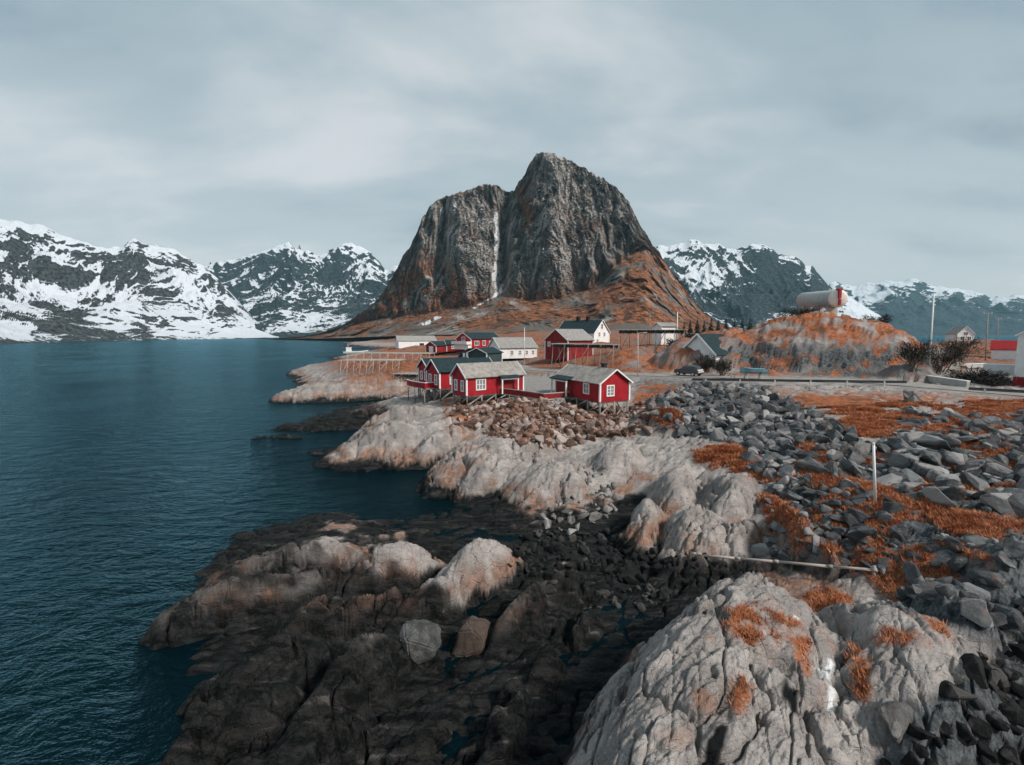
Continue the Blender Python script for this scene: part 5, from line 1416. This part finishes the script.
REGION = [
    # polygon in the photo survey, world box, sizes, tries, material, label, group
    ([(648, 390), (700, 386), (760, 390), (800, 402), (840, 428), (872, 446), (866, 478), (842, 502), (812, 486), (800, 466), (788, 500), (768, 500), (746, 446), (690, 436), (655, 428)], (12, 48, 24, 60), (.22, .85), 16000, 'boulder_grey',
     'grey angular boulder in the dense rock fill below the guardrail', 'boulders of the rock fill below the guardrail', None),
    ([(880, 404), (960, 420), (1060, 410), (1060, 500), (985, 520), (925, 500), (890, 486), (846, 466), (872, 442), (905, 430)], (18, 60, 22, 50), (.26, 1.0), 5000, 'boulder_grey',
     'grey blocky boulder on the right bank between orange grass', 'boulders on the right bank', .85),
    ([(766, 500), (800, 466), (890, 500), (905, 540), (880, 574), (760, 556), (772, 525)], (12, 24, 18, 32), (.2, .6), 2600, 'boulder_grey',
     'grey boulder among orange grass around the white post', 'boulders around the white post', .9),
    ([(890, 566), (950, 530), (1050, 540), (1050, 620), (960, 625), (900, 600)], (14, 30, 14, 30), (.25, .7), 1200, 'boulder_grey',
     'grey boulder above the mounds of the near right shore', 'boulders above the near right mounds', .9),
    ([(448, 422), (446, 402), (482, 404), (520, 399), (560, 404), (600, 410), (650, 402), (656, 432), (596, 440), (560, 450), (520, 442), (490, 436)], (-8, 18, 34, 66), (.24, .72), 6000, 'boulder_rust',
     'rust stained boulder in the rubble slope under the red cabins', 'boulders of the rubble slope under the cabins', None),
    ([(590, 470), (612, 462), (622, 490), (605, 530), (560, 540), (540, 520), (560, 500)], (1, 12, 26, 42), (.14, .5), 420, 'boulder_pale',
     'pale boulder in the cleft between two whaleback rocks', 'boulders in the cleft of the whalebacks', None),
    ([(520, 530), (600, 530), (700, 556), (760, 566), (700, 580), (640, 610), (560, 600), (500, 570)], (-3, 14, 17, 34), (.14, .42), 1700, 'boulder_dark',
     'dark wet boulder on the low channel floor', 'boulders of the dark channel', None),
    ([(905, 705), (960, 660), (1060, 640), (1060, 800), (880, 800)], (6, 24, 6, 16), (.15, .48), 1500, 'boulder_dark',
     'dark broken boulder at the lower right corner', 'boulders of the lower right corner', None),
]
rgn = np.random.default_rng(5)
ROCKS = []
cells = {}
def free(x, y, s, f=0.52):
    i, j = int(x // 2), int(y // 2)
    for a in (-1, 0, 1):
        for b in (-1, 0, 1):
            for (x2, y2, s2) in cells.get((i + a, j + b), ()):
                if (x - x2) ** 2 + (y - y2) ** 2 < (f * (s + s2)) ** 2: return False
    cells.setdefault((i, j), []).append((x, y, s)); return True
for ri, (P, (x0, x1, y0, y1), (s0, s1), tries, mat, lab, grp, slab) in enumerate(REGION):
    xs = [a for a, b in P]; ys = [b for a, b in P]
    sizes = np.sort(s0 + (s1 - s0) * rgn.random(tries) ** 3.0)[::-1]
    for s in sizes:
        x = rgn.uniform(x0, x1); y = rgn.uniform(y0, y1); z = ground(x, y)
        if z < -0.4: continue
        pxx, pyy = project(x, y, z)
        if not bool(in_poly(np.array(pxx), np.array(pyy), P)): continue
        g_ = sample_mask(MASK['a_grass'], np.array([pxx]), np.array([pyy]))[0]
        if g_ > .5 and rgn.random() < .7: continue
        if road_field(np.array([x]), np.array([y]))[0][0] < 3.6: continue
        if not free(x, y, s): continue
        ROCKS.append((s / math.hypot(x, y) * (1 if pxx < 1024 and pyy < 765 else .0), ri, x, y, z, s, int(rgn.integers(14)), rgn.random(6)))
ROCKS.sort(key=lambda r_: -r_[0])
stuff = {}
for n, (pr, ri, x, y, z, s, vi, rd6) in enumerate(ROCKS):
    _, _, _, _, mat, lab, grp, slab = REGION[ri]
    fl = slab if slab else 1.0
    sc_ = Vector((s * (1 + .5 * rd6[0]), s * (.8 + .4 * rd6[1]), s * (.8 + .4 * rd6[2]) * fl))
    rot = (R(50) * (rd6[3] - .5), R(50) * (rd6[4] - .5), 6.28 * rd6[5])
    loc = (x, y, z + s * .16)
    if n < 270:
        o = bpy.data.objects.new('boulder', variant(vi, mat)); COL.objects.link(o)
        o.location = loc; o.scale = sc_; o.rotation_euler = rot
        tag(o, lab, 'boulder', grp)
    else:
        M = Matrix.LocRotScale(Vector(loc), Matrix.Identity(3).to_quaternion(), Vector((1, 1, 1)))
        from mathutils import Euler
        m3 = np.array(Euler(rot).to_matrix()) @ np.diag(sc_)
        co, tr = VAR_NP[vi]
        stuff.setdefault(mat, []).append((co @ m3.T + np.array(loc), tr))
for mat, lst in stuff.items():
    off = 0; cs = []; ts = []
    for co, tr in lst:
        cs.append(co); ts.append(tr + off); off += len(co)
    o = np_mesh('rubble', np.concatenate(cs), np.concatenate(ts), mat, smooth=False)
    tag(o, kind='stuff')
print('rocks', len(ROCKS))
def special(px_, py_, y, s, mat, lab, vi, rot, dz=0.0):
    p = at_dist(px_, py_, y); z = ground(p.x, p.y)
    o = bpy.data.objects.new('boulder', variant(vi, mat)); COL.objects.link(o)
    o.location = (p.x, p.y, z + dz); o.scale = s; o.rotation_euler = [R(a) for a in rot]
    return tag(o, lab, 'boulder')
special(420, 668, 17.0, (.95, .95, .95), 'boulder_mottled', 'large rounded mottled grey boulder lying in the dark gully beside a smooth brown one', 14, (10, 8, 30), .35)
special(473, 645, 18.2, (.95, .8, 1.15), 'boulder_brown', 'smooth brown boulder standing on edge beside a mottled grey one in the dark gully', 15, (0, 20, 10), .45)
special(864, 441, 31.5, (.75, .5, .85), 'boulder_pale', 'pale pointed boulder standing upright above the white post', 8, (0, 45, 15), .45)
special(893, 728, 10.8, (.62, .5, .35), 'boulder_pale', 'pale flat slab tilted in the gap right of the cracked dome rock', 5, (25, -20, 40), .2)
special(915, 392, 47, (1.7, 1.0, 1.1), 'boulder_pale', 'big pale block lying at the top of the orange slope just below the road', 2, (0, 10, 20), .3)

# ------------------------------------------------------------------ dry grass
gmask = (S['a_grass'] > np.where(GY < 20.5, .6, .3)) & (GY < 46) & (GZ > 1.2) & (np.abs(PX - 512) < 560)
jj, ii = np.nonzero(gmask)
area = (GY[jj, ii] ** 2) * S['a_grass'][jj, ii] ** 2 * (1 + .8 * np.clip(perlin2(GX[jj, ii] * 1.3, GY[jj, ii] * 1.3), -1, 1))
pk = rgn.choice(len(jj), 52000, p=area / area.sum())
gx = GX[jj[pk], ii[pk]] + rgn.normal(0, .06, len(pk)); gyy = GY[jj[pk], ii[pk]] + rgn.normal(0, .06, len(pk)); gz = GZ[jj[pk], ii[pk]]
NB = 8
n = len(pk) * NB
bx = np.repeat(gx, NB) + rgn.normal(0, .07, n); by = np.repeat(gyy, NB) + rgn.normal(0, .07, n); bz = np.repeat(gz, NB) - .04
hh_ = rgn.uniform(.05, .20, n) * (.45 + np.repeat(gyy, NB) / 34); an = rgn.uniform(0, 6.28, n); wd = rgn.uniform(.006, .014, n) * (.5 + np.repeat(gyy, NB) / 16)
ln = hh_ * rgn.uniform(.4, 1.3, n)
co = np.empty((n, 3, 3), np.float32)
co[:, 0] = np.stack([bx - wd * np.sin(an), by + wd * np.cos(an), bz], -1)
co[:, 1] = np.stack([bx + wd * np.sin(an), by - wd * np.cos(an), bz], -1)
co[:, 2] = np.stack([bx + ln * np.cos(an), by + ln * np.sin(an), bz + hh_], -1)
o = np_mesh('dry_grass', co.reshape(-1, 3), np.arange(n * 3).reshape(-1, 3), 'dry_grass', smooth=False)
tag(o, kind='stuff')

# ------------------------------------------------------------------ trees and bushes
def conifer(x, y, z, h, seed, label, group):
    rg = random.Random(seed)
    t = thing('spruce_tree', (x, y, z), rg.uniform(0, 6), label, 'tree', group)
    MB().tube((0, 0, -.3), (0, 0, h * .95), .13, .03, 7).build('trunk', 'brown_wood', t, True)
    m = MB()
    for k in range(420):
        q_ = rg.random() ** .8; zz = h * (.08 + .92 * q_); rr_ = (1 - q_) * h * .26 * rg.uniform(.5, 1.12) + .08
        a = rg.uniform(0, 6.28); d = Vector((math.cos(a), math.sin(a), 0)); s_ = Vector((-d.y, d.x, 0))
        b0 = Vector((0, 0, zz)) + d * rr_ * .25; tip = Vector((0, 0, zz - rr_ * rg.uniform(.15, .5))) + d * rr_
        w = rr_ * rg.uniform(.12, .25) + .04
        m.add([b0, b0.lerp(tip, .6) + s_ * w, tip, b0.lerp(tip, .6) - s_ * w - Vector((0, 0, w * .5))], [(0, 1, 2, 3)])
    m.build('crown', 'needles', t)
    return t
for k, (px_, yb, yt, d) in enumerate([(690, 331, 319, 150), (697, 331, 318, 146), (704, 331, 320, 150), (711, 330, 317, 144), (718, 330, 319, 148), (726, 329, 317, 142), (734, 328, 318, 140), (742, 327, 317, 138), (684, 332, 322, 155), (750, 326, 317, 135)]):
    b = at_dist(px_, yb, d); tp = at_dist(px_, yt, d)
    g = min(ground(b.x, b.y), b.z)
    conifer(b.x, b.y, g, tp.z - g, k, 'dark spruce in the row between the mountain foot and the orange hill', 'spruces in a row behind the green roofed house')
def bush(x, y, z, w, h, n, label, mat='twigs', seed=1, tw=.05, group=None, name='bare_bush', cat='bush'):
    rg = random.Random(seed)
    t = thing(name, (x, y, z), 0, label, cat, group)
    m = MB(); ends = []
    for k in range(9):
        a = rg.uniform(0, 6.28); r_ = rg.uniform(.2, .9)
        p0_ = Vector((rg.uniform(-.15, .15) * w, rg.uniform(-.1, .1) * w, -.2)); p1_ = Vector((math.cos(a) * r_ * w * .3, math.sin(a) * r_ * w * .3, h * rg.uniform(.3, .55)))
        p2_ = p1_ + Vector((math.cos(a) * w * .18, math.sin(a) * w * .18, h * rg.uniform(.2, .4)))
        m.tube(p0_, p1_, .07, .045, 5); m.tube(p1_, p2_, .045, .015, 5); ends += [p1_, p2_, p1_.lerp(p2_, .5)]
    m.build('trunk', 'brown_wood', t, True)
    m = MB()
    cl_ = [Vector((rg.gauss(0, .26) * w, rg.gauss(0, .22) * w, h * (.5 + rg.gauss(0, .2)))) for _ in range(14)] + ends
    for k in range(n):
        c_ = rg.choice(cl_) + Vector((rg.gauss(0, .09) * w, rg.gauss(0, .09) * w, rg.gauss(0, .10) * h))
        if c_.z < .05: c_.z = rg.uniform(.05, .4) * h
        d = (Vector((c_.x, c_.y, abs(c_.z) * .8)).normalized() + Vector((rg.gauss(0, .5), rg.gauss(0, .5), rg.gauss(0, .5)))).normalized() * rg.uniform(.2, .5)
        s_ = Vector((rg.gauss(0, 1), rg.gauss(0, 1), rg.gauss(0, 1))).normalized() * tw
        m.add([c_ - d - s_ * .4, c_ + s_, c_ + d, c_ - s_], [(0, 1, 2, 3)])
    m.build('crown', mat, t)
    return t
for k, (px_, yb, d, w, h, n, lab) in enumerate([
    (912, 374, 63, 4.6, 3.6, 1100, 'bare dark bush at the bend of the road, left of the flagpole'),
    (940, 366, 70, 6.5, 4.2, 1400, 'broad dark bush directly behind the flagpole foot'),
    (958, 362, 74, 5.0, 3.6, 1000, 'dark bush between the flagpole and the lone white house on the slope'),
    (974, 383, 60, 5.5, 2.0, 1200, 'low brown hedge like bush beside the pale terrace'),
    (995, 383, 58, 4.5, 1.7, 900, 'dark bush under the pale terrace beside the tall white building'),
    (880, 311, 80, 3.4, 2.6, 900, 'dark wind bent bush on the crest of the orange hill right of the tank'),
    (707, 370, 75, 3.8, 2.6, 800, 'bare brown bush beside the road right of the car'),
    (672, 354, 90, 3.0, 1.8, 500, 'small grey bush under the long drying rack'),
    (722, 372, 70, 3.0, 2.4, 700, 'dark bush at the rock foot left of the ladder'),
    (800, 322, 82, 6.0, 1.6, 800, 'low dark scrub on the hilltop below the left end of the tank'),
]):
    b = at_dist(px_, yb, d); g = ground(b.x, b.y)
    bush(b.x, b.y, g, w, h, n, lab, seed=k + 3)
